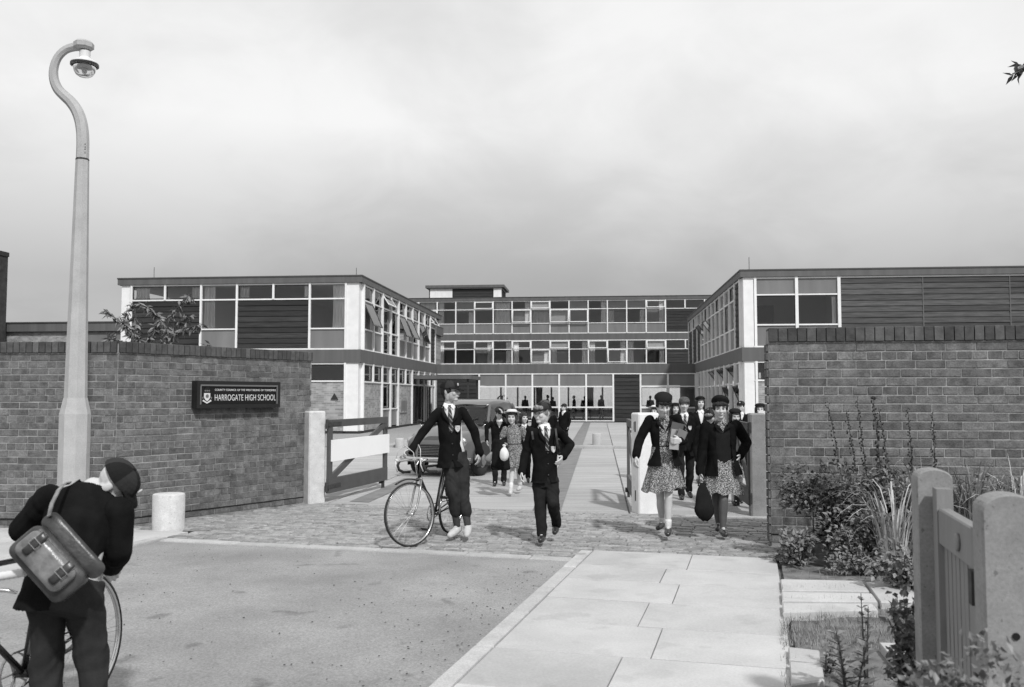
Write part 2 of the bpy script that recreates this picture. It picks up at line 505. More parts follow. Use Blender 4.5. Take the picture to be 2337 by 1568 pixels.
# ================================================================== THE SETTING: ground, road, pavements
def clip(poly, n, d):
    """keep the part of a 2d polygon where n.p >= d"""
    out = []
    for i in range(len(poly)):
        a, b = poly[i], poly[(i + 1) % len(poly)]
        da, db = n[0] * a[0] + n[1] * a[1] - d, n[0] * b[0] + n[1] * b[1] - d
        if da >= 0: out.append(a)
        if (da >= 0) != (db >= 0):
            t = da / (da - db)
            out.append((a[0] + (b[0] - a[0]) * t, a[1] + (b[1] - a[1]) * t))
    return out
def slab_mesh(poly, z0, z1, bev=.006):
    """a flat stone with eased top edges, from its outline"""
    c = (sum(p[0] for p in poly) / len(poly), sum(p[1] for p in poly) / len(poly))
    def inset(q):
        r = []
        for p in poly:
            dx, dy = c[0] - p[0], c[1] - p[1]
            L = math.hypot(dx, dy)
            r.append((p[0] + dx / L * q * 1.4, p[1] + dy / L * q * 1.4))
        return r
    b = MB()
    b.loft([[V3((x, y, z0)) for x, y in poly], [V3((x, y, z1 - bev)) for x, y in poly], [V3((x, y, z1)) for x, y in inset(bev)]])
    return b
def piece(name, poly, z0, z1, m, parent, bev=.006):
    """a stone as an object of its own whose origin sits at its middle"""
    c = V3((sum(p[0] for p in poly) / len(poly), sum(p[1] for p in poly) / len(poly), 0))
    b = slab_mesh([(p[0] - c.x, p[1] - c.y) for p in poly], z0, z1, bev)
    return b.build(name, m, parent, loc=c)
def quad_sr(s0, s1, r0, r1):
    return [tuple(RP(s, r)[:2]) for s, r in ((s0, r0), (s1, r0), (s1, r1), (s0, r1))]
def sheet(name, poly, z, m, parent=None, thick=.0):
    b = MB(); b.add([(x, y, z) for x, y in poly], [tuple(range(len(poly)))])
    return b.build(name, m, parent)

tag(sheet('ground', [(-900, -200), (900, -200), (900, 1500), (-900, 1500)], -.16, MT['ground']), kind='structure')

# the road: a grid sheet, very slightly uneven
def road():
    b = MB(); nu, nv = 26, 60
    for j in range(nv + 1):
        for i in range(nu + 1):
            s = -6.37 + (4.66) * i / nu; r = -26 + 34.64 * j / nv
            p = RP(s, r)
            z = -.035 + .006 * noise.noise(V3((p.x * .8, p.y * .8, 0)))
            if j == nv: z = -.022
            b.v.append((p.x, p.y, z))
    for j in range(nv):
        for i in range(nu):
            a = j * (nu + 1) + i
            b.f.append((a, a + 1, a + nu + 2, a + nu + 1))
    return b.build('road', MT['asphalt'], None, True)
tag(road(), kind='structure')

# right-hand pavement: kerb stones and big flagstones, each its own stone
pave = tag(sheet('pavement', quad_sr(-1.72, .24, -8, 9.22), -.05, MT['earth']), kind='structure')
rows = [9.22, 8.41, 7.75, 7.01, 6.27, 5.53, 4.79, 4.05, 3.31, 2.57, 1.83]
for i in range(len(rows) - 1):
    r1, r0 = rows[i], rows[i + 1]
    sp = -.62 if i % 2 == 0 else -.79
    if i == 0: sp = -.61
    for a, b_ in ((-1.60, sp), (sp, .20)):
        q = quad_sr(a + .0035, b_ - .0035, r0 + .007, r1 - .007)
        piece('flagstone', q, -.05, random.uniform(-.003, .003), MT['slab'], pave, .004)
r = 8.63 + .55
while r > 1.0:
    piece('kerb_stone', quad_sr(-1.725, -1.606, r - .905, r), -.15, random.uniform(-.002, .002), MT['kerb'], pave, .012)
    r -= .91

# left-hand footpath
path = tag(sheet('footpath', clip(quad_sr(-12.5, -6.37, 0, 9.4), (0, -1), -10.93), -.05, MT['earth']), kind='structure')
for i in range(6):
    for j in range(5):
        r0 = 4.6 + .93 * j + (.3 if i % 2 else 0); s0 = -7.10 - .72 * i
        q = clip(quad_sr(s0 + .005, s0 + .715, r0 + .005, min(r0 + .925, 9.35)), (0, -1), -10.86)
        if len(q) >= 3:
            piece('flagstone', q, -.05, random.uniform(-.004, .004), MT['slab'], path, .004)
r = 8.83
while r > 1.5:
    piece('kerb_stone', quad_sr(-6.50, -6.376, r - .905, r), -.15, random.uniform(-.002, .002), MT['kerb'], path, .012)
    r -= .91
piece('kerb_stone', quad_sr(-6.47, -6.02, 8.86, 8.985), -.15, -.004, MT['tar_strip'], path, .012)['label'] = 'dark end stone of the kerb'

# the setts across the gateway
WL_A, WL_B = V3((-4.78, 10.9, 0)), V3((-3.02, 13.55, 0))       # left wall, angled length
wd = (WL_B - WL_A).normalized(); wnrm = V3((wd.y, -wd.x, 0))
setts = tag(sheet('sett_paving', [tuple(p[:2]) for p in (RP(-6.35, 8.64), RP(-1.6, 8.64), RP(-1.6, 9.24), RP(.45, 9.24), RP(.45, 12.4), RP(-6.2, 12.2), RP(-7.25, 9.4), RP(-6.35, 9.4))], -.022, MT['sett_bed']), kind='structure')
x = -6.33
while x < -1.74:
    w = random.uniform(.55, .95)
    piece('edging_stone', quad_sr(x, min(x + w, -1.735) - .008, 8.64, 8.79), -.15, random.uniform(-.008, -.002), MT['kerb'], setts, .01)
    x += w
cand = []
r = 8.80; k = 0
while r < 12.15:
    h = random.uniform(.080, .100)
    s = -7.6 + random.uniform(0, .2)
    while s < .38:
        w = random.uniform(.14, .26)
        c = RP(s + w / 2, r + h / 2)
        ok = (s > -6.36 or r > 9.38) and (s + w < -1.62 or r > 9.235) and (c - WL_A).dot(wnrm) > .16
        if ok:
            cand.append((r, s, w, h))
        s += w
    r += h; k += 1
def sett_poly(s, r_, w, h, g=.006):
    q = lambda: random.uniform(-.004, .004)
    return [tuple(RP(s + a * w + (g if a == 0 else -g) + q(), r_ + b * h + (g if b == 0 else -g) + q())[:2]) for a, b in ((0, 0), (1, 0), (1, 1), (0, 1))]
cand.sort(key=lambda t: t[0] * 1.0 + abs(t[1] + 3) * .06)
far = MB()
for i, (r_, s_, w, h) in enumerate(cand):
    top = random.uniform(-.008, .007) + .006 * noise.noise(RP(s_, r_) * 1.3)
    if i < 300:
        piece('sett', sett_poly(s_, r_, w, h), -.022, top, MT['sett'], setts, .010)
    else:
        m_ = slab_mesh(sett_poly(s_, r_, w, h), -.022, top, .010)
        far.add(m_.v, m_.f)
tag(far.build('far_setts', MT['sett_far'], setts), kind='stuff')

# the school yard: concrete bays in the line of the buildings
def quad_uv(u0, u1, v0, v1):
    return [tuple(UV(u, v)[:2]) for u, v in ((u0, v0), (u1, v0), (u1, v1), (u0, v1))]
gate_n, gate_d = (RR.x, RR.y), 12.17
yard = tag(sheet('yard', clip(quad_uv(-16, 14, 9, 37.6), gate_n, gate_d), -.018, MT['earth']), kind='structure')
ucuts = [-14, -10.6, -7.3, -4.0, -.93, .39, 3.7, 7.0, 10.3, 13.6]
vc = 10.6
while vc < 27.4:
    vn = vc + (1.62 if vc < 20 else 3.2)
    for a, b_ in zip(ucuts, ucuts[1:]):
        q = clip(quad_uv(a + .012, b_ - .012, vc + .012, min(vn, 27.4) - .012), gate_n, gate_d)
        if len(q) >= 3:
            piece('concrete_bay', q, -.018, random.uniform(-.002, .002), MT['concrete_yard'], yard, .005)
    vc = vn
st = clip(quad_uv(-.92, -.54, 11, 27.4), gate_n, gate_d)
tag(sheet('tar_strip', st, .006, MT['tar_strip']), kind='structure')
# kerb and the forecourt behind it
fore = tag(sheet('forecourt', quad_uv(-16, 14, 27.5, 54.9), .01, MT['gravel']), kind='structure')
for u in range(-8, 9):
    piece('kerb_stone', quad_uv(u * .92 - .5, u * .92 + .41, 27.42, 27.57), -.15, .085, MT['kerb'], fore, .015)
ucut2 = [-6.8, -3.7, -.93, .39, 3.6, 5.6]
for j in range(6):
    v0 = 27.6 + 4.2 * j
    for a, b_ in zip(ucut2, ucut2[1:]):
        piece('concrete_bay', quad_uv(a + .01, b_ - .01, v0 + .01, v0 + 4.19), .012, .055 + random.uniform(-.002, .002), MT['concrete_yard'], fore, .006)
tag(sheet('tar_strip', quad_uv(-.92, -.54, 27.65, 52.5), .065, MT['tar_strip']), kind='structure')
tag(sheet('gravel_bed', quad_uv(-21, -10.2, 30.5, 36.9), .008, MT['gravel']), kind='structure')

tag(sheet('dark_patch', [tuple(G(x, y)[:2]) for x, y in ((798, 1145), (842, 1147), (908, 1117), (958, 1092), (922, 1092), (866, 1117))][::-1], .0065, MT['tar_strip']), kind='structure')  # flat dark patch beside the left gate, in the colour of the strips
# planted verge on the right, in front of the brick wall
def verge():
    b = MB(); n = 34
    for j in range(n + 1):
        for i in range(n + 1):
            s = .235 + 6.4 * i / n; r_ = .4 + 9.35 * j / n
            p = RP(s, r_)
            b.v.append((p.x, p.y, -.03 + .05 * abs(noise.noise(V3((p.x * 2.2, p.y * 2.2, 3))))))
    for j in range(n):
        for i in range(n):
            a = j * (n + 1) + i
            b.f.append((a, a + 1, a + n + 2, a + n + 1))
    return b.build('verge_soil', MT['earth'], None, True)
verge_o = tag(verge(), kind='structure')
# flat stones sunk in the verge (photograph outlines on the ground)
for k, pts in enumerate([[(1781, 1322), (1968, 1326), (1984, 1349), (1784, 1347)], [(1783, 1352), (1990, 1356), (2003, 1374), (1785, 1372)],
                         [(1785, 1379), (1992, 1381), (2004, 1394), (1787, 1400)], [(1976, 1328), (2085, 1330), (2100, 1374), (2010, 1374)],
                         [(1799, 1478), (1870, 1486), (1872, 1514), (1801, 1506)], [(1802, 1513), (1876, 1518), (1882, 1556), (1806, 1566)],
                         [(2006, 1466), (2098, 1470), (2100, 1530), (2060, 1530)]]):
    q = [tuple(G(x, y, .03)[:2]) for x, y in pts]
    q.reverse()
    piece('stepping_stone', q, -.05, .032 + .004 * (k % 3), MT['slab'], verge_o, .008)
# ================================================================== the two brick walls at the gate
def brick_run(root, A, B, courses, ch, bl, z0, depth, header_rows, skew=0.0, start=0.0):
    """bricks of one straight length: list of (centre, dims, rz, course)"""
    d = (B - A); L = d.length; d.normalize(); n = V3((d.y, -d.x, 0))      # n: towards the viewer
    rz = math.atan2(d.y, d.x); out = []
    for c in range(courses):
        hd = (c in header_rows)
        w = bl / 2 if hd else bl
        x = 0.0 - (w * .5 if (c % 2 and not hd) else (w * .25 if hd else 0))
        while x < L - .01:
            a, b_ = max(x, 0), min(x + w, L)
            if b_ - a > .03:
                wob = random.uniform(-.003, .003)
                out.append((A + d * ((a + b_) / 2) + n * (wob - depth / 2 + .0) + V3((0, 0, z0 + ch * (c + .5))), (b_ - a - .011, depth, ch - .011), rz))
            x += w
    return out, d, n, L
def brick_obj(name, c, dims, rz, m, parent):
    dims = (round(dims[0] / .004) * .004, dims[1], dims[2])
    o = cbox(name, dims, m, parent, c, rz, .0045)
    o.rotation_euler = (random.uniform(-.006, .006), random.uniform(-.006, .006), rz + random.uniform(-.008, .008))
    return o
def wall(label, runs, ch, bl, courses, z0, header_rows, cap_h, cap_w, thick=.225):
    base = runs[0][0]
    root = empty('brick_wall', V3((base.x, base.y, 0)), label=label, cat='wall')
    off = V3((base.x, base.y, 0))
    allb, caps = [], []
    core = MB()
    for (A, B) in runs:
        bs, d, n, L = brick_run(root, A, B, courses, ch, bl, z0, .05, header_rows)
        allb += bs
        top = z0 + ch * courses
        M = Matrix.Translation(A - off) @ Matrix.Rotation(math.atan2(d.y, d.x), 4, 'Z')
        core.box(0, L, .006, thick - .006, -.1, top + .004, M)
        MB().box(0, L, -.006, .01, z0 + ch - .006, z0 + ch + .004, M).build('damp_course', MT['black'], root)
        x = 0.0
        while x < L - .02:
            w = min(cap_w, L - x)
            caps.append((A + d * (x + w / 2) - n * (thick / 2 - .012) + V3((0, 0, top + .016 + cap_h / 2)), (w - .012, thick + .03, cap_h), math.atan2(d.y, d.x)))
            x += cap_w
        core.box(0, L, -.004, thick + .004, top + .004, top + .014, M)          # projecting bed under the capping
        core.box(0, L, .004, thick - .004, top + .014, top + cap_h * .93, M)
    core.build('mortar_core', MT['mortar'], root)
    allb.sort(key=lambda t: -t[1][0] / (t[0].y if -8 < t[0].x < 6 else 99))
    far = MB()
    for i, (c, dims, rz) in enumerate(allb):
        if i < 300:
            brick_obj('brick', c - off, dims, rz, MT['brick'], root)
        else:
            x, y, z = [q / 2 for q in dims]
            M = Matrix.Translation(c - off) @ Matrix.Rotation(rz, 4, 'Z')
            far.box(-x, x, -y, y, -z, z, M)
    if far.v:
        tag(far.build('bricks', MT['brick_far'], root), kind='stuff')
    for c, dims, rz in caps:
        brick_obj('coping_brick', c - off, dims, rz, MT['cap_brick'], root)
    return root
WL_0 = V3((-7.6, 11.15, 0))
wall_left = wall('long low brick boundary wall with upright coping bricks carrying the black name board', [(WL_A, WL_B), (WL_0, WL_A - V3((.006, 0, 0)))], .0835, .243, 25, .0, (3, 7, 11, 15, 19, 23), .135, .083)
WR_A, WR_B = V3((2.74, 9.58, 0)), V3((6.4, 9.02, 0))
wall_right = wall('brick garden wall end with upright coping bricks behind the foxgloves', [(WR_A, WR_B)], .0915, .297, 23, .03, (2, 6, 10, 17, 21), .15, .098)
# the end of the right wall seen from the gateway: brick headers of the return
dR = (WR_B - WR_A).normalized(); nR = V3((dR.y, -dR.x, 0))
for c in range(23):
    o = cbox('brick', (.03, .205, .0915 - .011), MT['brick'], wall_right, V3((0, 0, .03 + .0915 * (c + .5))) - nR * .115 - dR * .006, math.atan2(dR.y, dR.x), .004)

# black name board on the left wall
def wall_x(px):
    """where on the angled wall a photograph column falls"""
    t = ray(px, CHZ); t = t / t.y
    # WL_A + wd*k : x = t.x*y
    k = (t.x * WL_A.y - WL_A.x) / (wd.x - t.x * wd.y)
    return k
k0, k1 = wall_x(437), wall_x(627)
c0, c1 = WL_A + wd * k0, WL_A + wd * k1
zt, zb = P(437, 869, c0.y).z, P(437, 932, c0.y).z
SW, SH = (c1 - c0).length, zt - zb
sg = empty('name_board', V3((c0.x, c0.y, zb)), math.atan2(wd.y, wd.x), 'black framed school name board with white lettering and crest on the brick wall', 'sign')
fr = MB(); dep = -.115
fr.box(0, SW, dep, -.003, 0, .05); fr.box(0, SW, dep, -.003, SH - .05, SH); fr.box(0, .05, dep, -.003, .05, SH - .05); fr.box(SW - .05, SW, dep, -.003, .05, SH - .05)
fr.build('frame', MT['signframe'], sg)
tr = MB()
tr.box(.052, SW - .052, dep - .004, dep + .02, SH - .068, SH - .048); tr.box(.046, .066, dep - .004, dep + .02, .05, SH - .068); tr.box(SW - .062, SW - .050, dep - .004, dep + .02, .05, SH - .068)
tr.build('trim', MT['signtrim'], sg)
face = MB().box(.05, SW - .05, dep + .02, dep + .03, .05, SH - .05).build('panel', MT['sign'], sg)
def text_mesh(txt, width, height, loc, m, parent, ext=.002, bold=0.0, serif=False):
    cu = bpy.data.curves.new('lettering', 'FONT'); cu.body = txt; cu.extrude = ext; cu.offset = bold; cu.space_character = 1.06
    o = bpy.data.objects.new('lettering', cu); COL.objects.link(o)
    bpy.context.view_layer.update()
    me = bpy.data.meshes.new_from_object(o.evaluated_get(bpy.context.evaluated_depsgraph_get()))
    bpy.data.objects.remove(o); bpy.data.curves.remove(cu)
    co = np.empty(len(me.vertices) * 3); me.vertices.foreach_get('co', co); co = co.reshape(-1, 3)
    mn, mx_ = co.min(0), co.max(0)
    co[:, 0] = (co[:, 0] - mn[0]) / (mx_[0] - mn[0]) * width; co[:, 1] = (co[:, 1] - mn[1]) / (mx_[1] - mn[1]) * height
    new = np.stack([co[:, 0], -co[:, 2], co[:, 1]], 1)
    me.vertices.foreach_set('co', new.ravel()); me.update(); me.materials.clear(); me.materials.append(m)
    return link('lettering', me, m, parent, loc)
IW = SW - .1
text_mesh('COUNTY COUNCIL OF THE WEST RIDING OF YORKSHIRE', IW * .80, SH * .075, (.05 + IW * .185, dep + .018, .05 + (SH - .1) * .69), MT['lettering'], face)
text_mesh('HARROGATE HIGH SCHOOL', IW * .80, SH * .23, (.05 + IW * .185, dep + .018, .05 + (SH - .1) * .19), MT['lettering'], face, bold=-.004)
# crest: shield, three roses, scroll with lion supporters' ends
cx, cz = .05 + IW * .09, .05 + (SH - .1) * .36
def flat(name, pts, m, y=dep + .018, parent=face, th=.004):
    b = MB(); n = len(pts)
    b.add([(x, y, z) for x, z in pts] + [(x, y - th, z) for x, z in pts], [tuple(range(n)), tuple(range(n, 2 * n))[::-1]] + [(i, n + i, n + (i + 1) % n, (i + 1) % n) for i in range(n)])
    return b.build(name, m, parent)
h = SH * .155
sw_ = IW * .037
flat('shield', [(cx - sw_, cz + h), (cx - sw_, cz), (cx - sw_ * .62, cz - h * .5), (cx, cz - h * .95), (cx + sw_ * .62, cz - h * .5), (cx + sw_, cz), (cx + sw_, cz + h)], MT['lettering'])
flat('shield_rose', [(cx + sw_ * .5 * math.cos(t * .6283), cz + h * .3 + h * .42 * math.sin(t * .6283)) for t in range(10)], MT['signtrim'], dep + .013)
for q in (-1, 0, 1):
    flat('rose', [(cx + q * sw_ * .62 + sw_ * .26 * math.cos(t * .785), cz + h * 1.55 + h * .24 * math.sin(t * .785)) for t in range(8)], MT['signtrim'])
flat('crest_top', [(cx - sw_ * .5, cz + h * 2.5), (cx - sw_ * .75, cz + h * 2.0), (cx + sw_ * .75, cz + h * 2.0), (cx + sw_ * .5, cz + h * 2.5)], MT['signframe'])
for q in (-1, 1):
    flat('scroll', [(cx + q * sw_ * 1.25, cz - h * .55), (cx + q * sw_ * .02, cz - h * 1.15), (cx + q * sw_ * .02, cz - h * 1.48), (cx + q * sw_ * 1.45, cz - h * .88)][::q], MT['lettering'])
    flat('scroll_end', [(cx + q * sw_ * 1.15, cz + h * .15), (cx + q * sw_ * 1.62, cz + h * .05), (cx + q * sw_ * 1.5, cz - h * .42), (cx + q * sw_ * 1.2, cz - h * .3)][::q], MT['signtrim'])

# ================================================================== gate posts, bollards, gates
def post(px, pyt, pyb, w, rz, label, m, group='concrete gate posts', dark=False):
    b0 = G(px, pyb)
    h = P(px, pyt, b0.y).z
    b = MB(); c = .018
    def ring(x, z):
        return [V3(((x - c) * a + c * e, (x - c) * bb + c * f, z)) for a, bb, e, f in ((1, 1, 1, 0), (1, 1, 0, 1), (-1, 1, 0, 1), (-1, 1, -1, 0), (-1, -1, -1, 0), (-1, -1, 0, -1), (1, -1, 0, -1), (1, -1, 1, 0))]
    x = w / 2
    b.loft([ring(x * 1.03, -.1), ring(x * 1.02, .3), ring(x, h - .02), ring(x - .014, h)])
    o = b.build('gate_post', m, None, loc=V3((b0.x, b0.y, 0)), rz=rz)
    return tag(o, label, 'post', group), b0, h
gp1, g1, _ = post(714, 938, 1146, .265, R(38), 'pale concrete gate post at the end of the brick wall with the name board', MT['conc'])
gp2, g2, _ = post(1474, 942, 1169, .30, R(12), 'bright white concrete gate post behind the girl carrying books', MT['conc_white'])
gp3, g3, _ = post(1730, 943, 1176, .20, R(-4), 'grey concrete gate post beside the end of the garden wall', MT['conc_grey'])  # plain grey concrete, darker than the other two posts
def bollard(px, pyt, pyb, wpx, label, m='conc'):
    g = G(px, pyb); rad = wpx * g.y / CF / 2; h = P(px, pyt, g.y).z
    b = MB().lathe([(rad * 1.02, -.05), (rad, .02), (rad, h - .02), (rad - .006, h - .006), (rad - .02, h)], 32)
    o = b.build('bollard', MT[m], None, True, loc=(g.x, g.y, 0))
    smooth_by_angle(o, 35)
    return tag(o, label, 'bollard', 'squat concrete bollards')
bollard(384, 1126, 1206, 70, 'squat white concrete bollard in front of the brick wall by the kerb')
bollard(1363, 989, 1019, 22, 'distant pale bollard standing at the far kerb in the school yard', 'kerb')
bollard(912, 1000, 1022, 20, 'distant pale bollard half hidden behind the open gate end', 'kerb')

def gate(A, B, label, board=True, h0=.13, h1=1.22, left=False):
    d = (B - A); L = d.length; d.normalize()
    root = empty('yard_gate', V3((A.x, A.y, 0)), math.atan2(d.y, d.x), label, 'gate', 'grey painted yard gates')
    T = .05
    def part(name, *bx, m='gatepaint', par=root):
        return MB().box(*bx).build(name, MT[m], par)
    part('top_rail', .02, L, -T, 0, h1 - .11, h1)
    part('bottom_rail', .02, L, -T, 0, h0, h0 + .22)
    part('hinge_stile', .02, .14, -T + .004, -.004, h0 + .22, h1 - .11)
    part('end_stile', L - .12, L, -T + .004, -.004, h0 + .22, h1 - .11)
    MB().beam((.14, -.025, h0 + .22), (L - .12, -.025, h1 - .13), .10, .034, up=(0, -1, 0)).build('brace', MT['gatepaint'], root)
    if board:
        part('board', .07, L + .02, *((.002, .024) if left else (-T - .022, -T)), .60, .92, m='board_white')
    for z in (h0 + .1, h1 - .06):
        s = part('strap_hinge', -.02, .42, -T - .008, -T, z - .028, z + .028, m='rust')
        MB().tube([(-.03, -.03, z - .07), (-.03, -.03, z + .07)], .022, 8).build('pin', MT['rust'], s)
    part('drop_bolt', L - .20, L - .05, .004, .03, h0 - .05, h0 + .01, m='rust')
    part('stay', L - .16, L - .11, -.04, .0, .0, h0, m='rust')
    part('latch', L - .11, L - .05, -T - .03, -T + .002, 1.0, 1.04, m='rust')
    return root
H1 = G(742, 1147) ; E1 = G(878, 1112)
gate(H1, E1, 'open grey timber gate leaf with a blank white board across it')
a = V3((g2.x - .16, g2.y - .02, 0))
gate(a, a + V3((.155, 2.0, 0)), 'open grey gate leaf seen end on beside the bright white post', board=False, left=True)
a = V3((g3.x - .13, g3.y - .04, 0))
gate(a, a + V3((.13, 1.25, 0)), 'small open foot gate seen end on behind the girl with the dark bag', board=False)
# short timber post behind the grey gate post
b = MB().box(-.05, .05, -.05, .05, -.1, 1.32)
tag(b.build('timber_post', MT['gatepaint'], None, loc=(g3.x + .19, g3.y + .55, 0)), 'slim dark timber post between the grey gate post and garden wall', 'post')

# ================================================================== lamp post
LPX = G(163, 1243)
lamp = empty('street_lamp', V3((LPX.x, LPX.y, 0)), 0, 'tall pale concrete street lamp with swan-neck arm and glass bowl', 'street lamp')
LD = LPX.y
def octo(c, r, ax=V3((1, 0, 0)), ay=V3((0, 1, 0)), rot=R(22.5 + 8)):
    return [c + (ax * math.cos(rot + k * math.pi / 4) + ay * math.sin(rot + k * math.pi / 4)) * r for k in range(8)]
def LZ(py): return P(163, py, LD).z
px_m = LD / CF
b = MB().loft([octo(V3((0, 0, -.1)), 33 * px_m), octo(V3((0, 0, LZ(945))), 33 * px_m), octo(V3((0, 0, LZ(908))), 25 * px_m)])
lb = b.build('base', MT['lampconc'], lamp)
b = MB().loft([octo(V3((0, 0, LZ(909))), 24.5 * px_m), octo(V3((0.0, 0, LZ(364))), 14.5 * px_m)])
b.build('column', MT['lampconc'], lamp)
# swan neck traced in its own plane (metres right of the column, height)
neck = [(177, 362, 14.2), (178, 330, 14), (177, 300, 13.8), (172, 272, 13.6), (163, 250, 13.2), (150, 232, 12.8), (135, 218, 12.3), (121, 203, 11.5), (112, 180, 10.6), (112, 155, 10), (121, 131, 9.6), (138, 114, 9.6), (158, 107, 10.2), (176, 105, 11.5)]
def NP(px, py):
    q = P(px, py, LD); c = P(163 + (945 - py) * .0215, py, LD)
    return V3((q.x - LPX.x, 0, q.z))
def crom(L, n=3):
    out = []
    for i in range(len(L) - 1):
        p0, p1, p2, p3 = L[max(i - 1, 0)], L[i], L[i + 1], L[min(i + 2, len(L) - 1)]
        for k in range(n):
            t = k / n
            out.append(tuple(.5 * (2 * b_ + (c_ - a_) * t + (2 * a_ - 5 * b_ + 4 * c_ - d_) * t * t + (3 * b_ - a_ - 3 * c_ + d_) * t ** 3) for a_, b_, c_, d_ in zip(p0, p1, p2, p3)))
    return out + [L[-1]]
neck = crom(neck)
pts = [NP(a, b_) for a, b_, _ in neck]
shift = V3((0, 0, 0))
x0 = pts[0].x
pts = [V3((p.x - x0, 0, p.z)) for p in pts]
rings = []
for i, p in enumerate(pts):
    d = (pts[min(i + 1, len(pts) - 1)] - pts[max(i - 1, 0)]).normalized()
    ax = V3((0, 1, 0)); ay = d.cross(ax).normalized()
    rings.append(octo(p, neck[i][2] * px_m, ay, ax))
b = MB().loft(rings)
smooth_by_angle(b.build('swan_neck', MT['lampconc'], lamp), 30)
for z in (LZ(333), LZ(345)):
    MB().tube([(.055, -.06, z), (.06, -.075, z)], .006, 6).build('bolt', MT['rust'], lamp)
MB().loft([octo(V3((0, 0, LZ(366))), 14.8 * px_m), octo(V3((0, 0, LZ(363))), 14.8 * px_m)]).build('joint_band', MT['rust'], lamp)
e = pts[-1]
b = MB().loft([octo(V3((e.x + .02, 0, e.z - .045)), .075), octo(V3((e.x + .02, 0, e.z - .02)), .105), octo(V3((e.x + .02, 0, e.z + .03)), .105), octo(V3((e.x + .02, 0, e.z + .05)), .085)])
b.build('arm_head', MT['lampconc'], lamp)
lx = e.x + .035
b = MB().lathe([(.035, e.z - .045), (.056, e.z - .06), (.056, e.z - .13), (.075, e.z - .15), (.075, e.z - .16)], 24, (lx, 0, 0))
smooth_by_angle(b.build('lantern_neck', MT['alu'], lamp), 40)
b = MB().lathe([(.07, e.z - .158), (.115, e.z - .168), (.14, e.z - .19), (.142, e.z - .205), (.125, e.z - .205)], 28, (lx, 0, 0))
smooth_by_angle(b.build('lantern_canopy', MT['alu'], lamp), 40)
b = MB()
for k in range(28):
    t0, t1 = 2 * math.pi * k / 28, 2 * math.pi * (k + 1) / 28
    b.beam((lx + .138 * math.cos(t0), .138 * math.sin(t0), e.z - .212), (lx + .138 * math.cos(t1), .138 * math.sin(t1), e.z - .212), .016, .022)
b.build('rim_gasket', MT['black'], lamp)
b = MB().lathe([(.118, e.z - .205), (.119, e.z - .25), (.108, e.z - .29), (.085, e.z - .325), (.05, e.z - .345), (.01, e.z - .35)], 28, (lx, 0, 0))
b.build('glass_bowl', MT['bulbglass'], lamp, True)
b = MB().lathe([(.09, e.z - .206), (.095, e.z - .24), (.06, e.z - .25)], 20, (lx, 0, 0))
b.build('reflector', MT['alu'], lamp, True)
b = MB().ell((lx, 0, e.z - .27), (.028, .028, .05)); b.build('bulb', MT['paper'], lamp, True)

# ================================================================== concrete gateway of the garden in the right foreground
def round_post(px0, px1, pyt, D, label, hole=None):
    c0_, c1_ = P(px0, 1300, D), P(px1, 1300, D)
    w = c1_.x - c0_.x; h = P((px0 + px1) / 2, pyt, D).z
    b = MB(); dp = .13
    prof = [(-w / 2, -.1), (w / 2, -.1)]
    for k in range(0, 13):
        t = math.pi * k / 12
        prof.append((w / 2 * math.cos(t), h - w * .30 + w * .30 * math.sin(t)))
    n = len(prof)
    def rg(q, y): return [V3((x * q, y, z if z < .1 else z - (1 - q) * .08)) for x, z in prof]
    b.loft([rg(.93, -dp / 2), rg(1, -dp / 2 + .012), rg(1, dp / 2 - .012), rg(.93, dp / 2)])
    o = empty('gateway_post', V3(((c0_.x + c1_.x) / 2, D, 0)), R(-13), label, 'post', 'round-topped concrete posts of the garden gate')
    b.build('shaft', MT['conc_grey'], o)
    return o, h
gpA, hA = round_post(2093, 2170, 1068, 4.0, 'round-topped concrete post carrying the latch side of the garden gate')
gpB, hB = round_post(2238, 2362, 1124, 3.05, 'nearest round-topped concrete post with a small bolt hole cut by the frame')
b = MB().lathe([(.012, 0), (.012, .004)], 14); b.xf(Matrix.Rotation(R(90), 4, 'X'))
b.build('bolt_hole', MT['black'], gpB, loc=(-.0, -.0655, P(2300, 1450, 3.0).z))
for zz in (P(2140, 1275, 4.0).z, P(2140, 1382, 4.0).z):
    MB().tube([(.0, -.065, zz), (.0, -.085, zz - .005), (.012, -.088, zz - .02)], .007, 6).build('hook_eye', MT['rust'], gpA)
za, zb2 = P(2140, 1275, 4.0).z, P(2140, 1382, 4.0).z
MB().tube([(.012, -.085, za - .01), (.016, -.088, (za + zb2) / 2), (.012, -.085, zb2 + .012)], .006, 6).build('latch_rod', MT['steel'], gpA)
# garden gate between the posts: top rail, stiles and narrow vertical boards
ga, gb = V3((P(2150, 1300, 3.90).x, 3.90, 0)), V3((P(2252, 1300, 3.16).x, 3.16, 0))
gd = gb - ga; GL = gd.length
gg = empty('garden_gate', ga, math.atan2(gd.y, gd.x), 'narrow painted boarded garden gate between the round-topped posts', 'gate')
ztop = 1.10
cbox('top_rail', (GL, .05, .15), MT['gate_wood'], gg, (GL / 2, 0, ztop - .075), 0, .006)
cbox('bottom_rail', (GL, .045, .14), MT['gate_wood'], gg, (GL / 2, 0, .18), 0, .006)
MB().prism([(0, -.03), (.09, -.03), (.09, .03), (0, .03)], .05, 1.18).build('stile', MT['gate_wood'], gg)
MB().prism([(GL - .09, -.028), (GL, -.028), (GL, .028), (GL - .09, .028)], .05, 1.105).build('stile', MT['gate_wood'], gg)
nb = 8
for k in range(nb):
    x = .095 + (GL - .19) * (k + .5) / nb
    o = cbox('gate_board', ((GL - .19) / nb - .015, .016, .72), MT['gate_wood'], gg, (x, random.uniform(-.002, .002), .585), 0, .003)
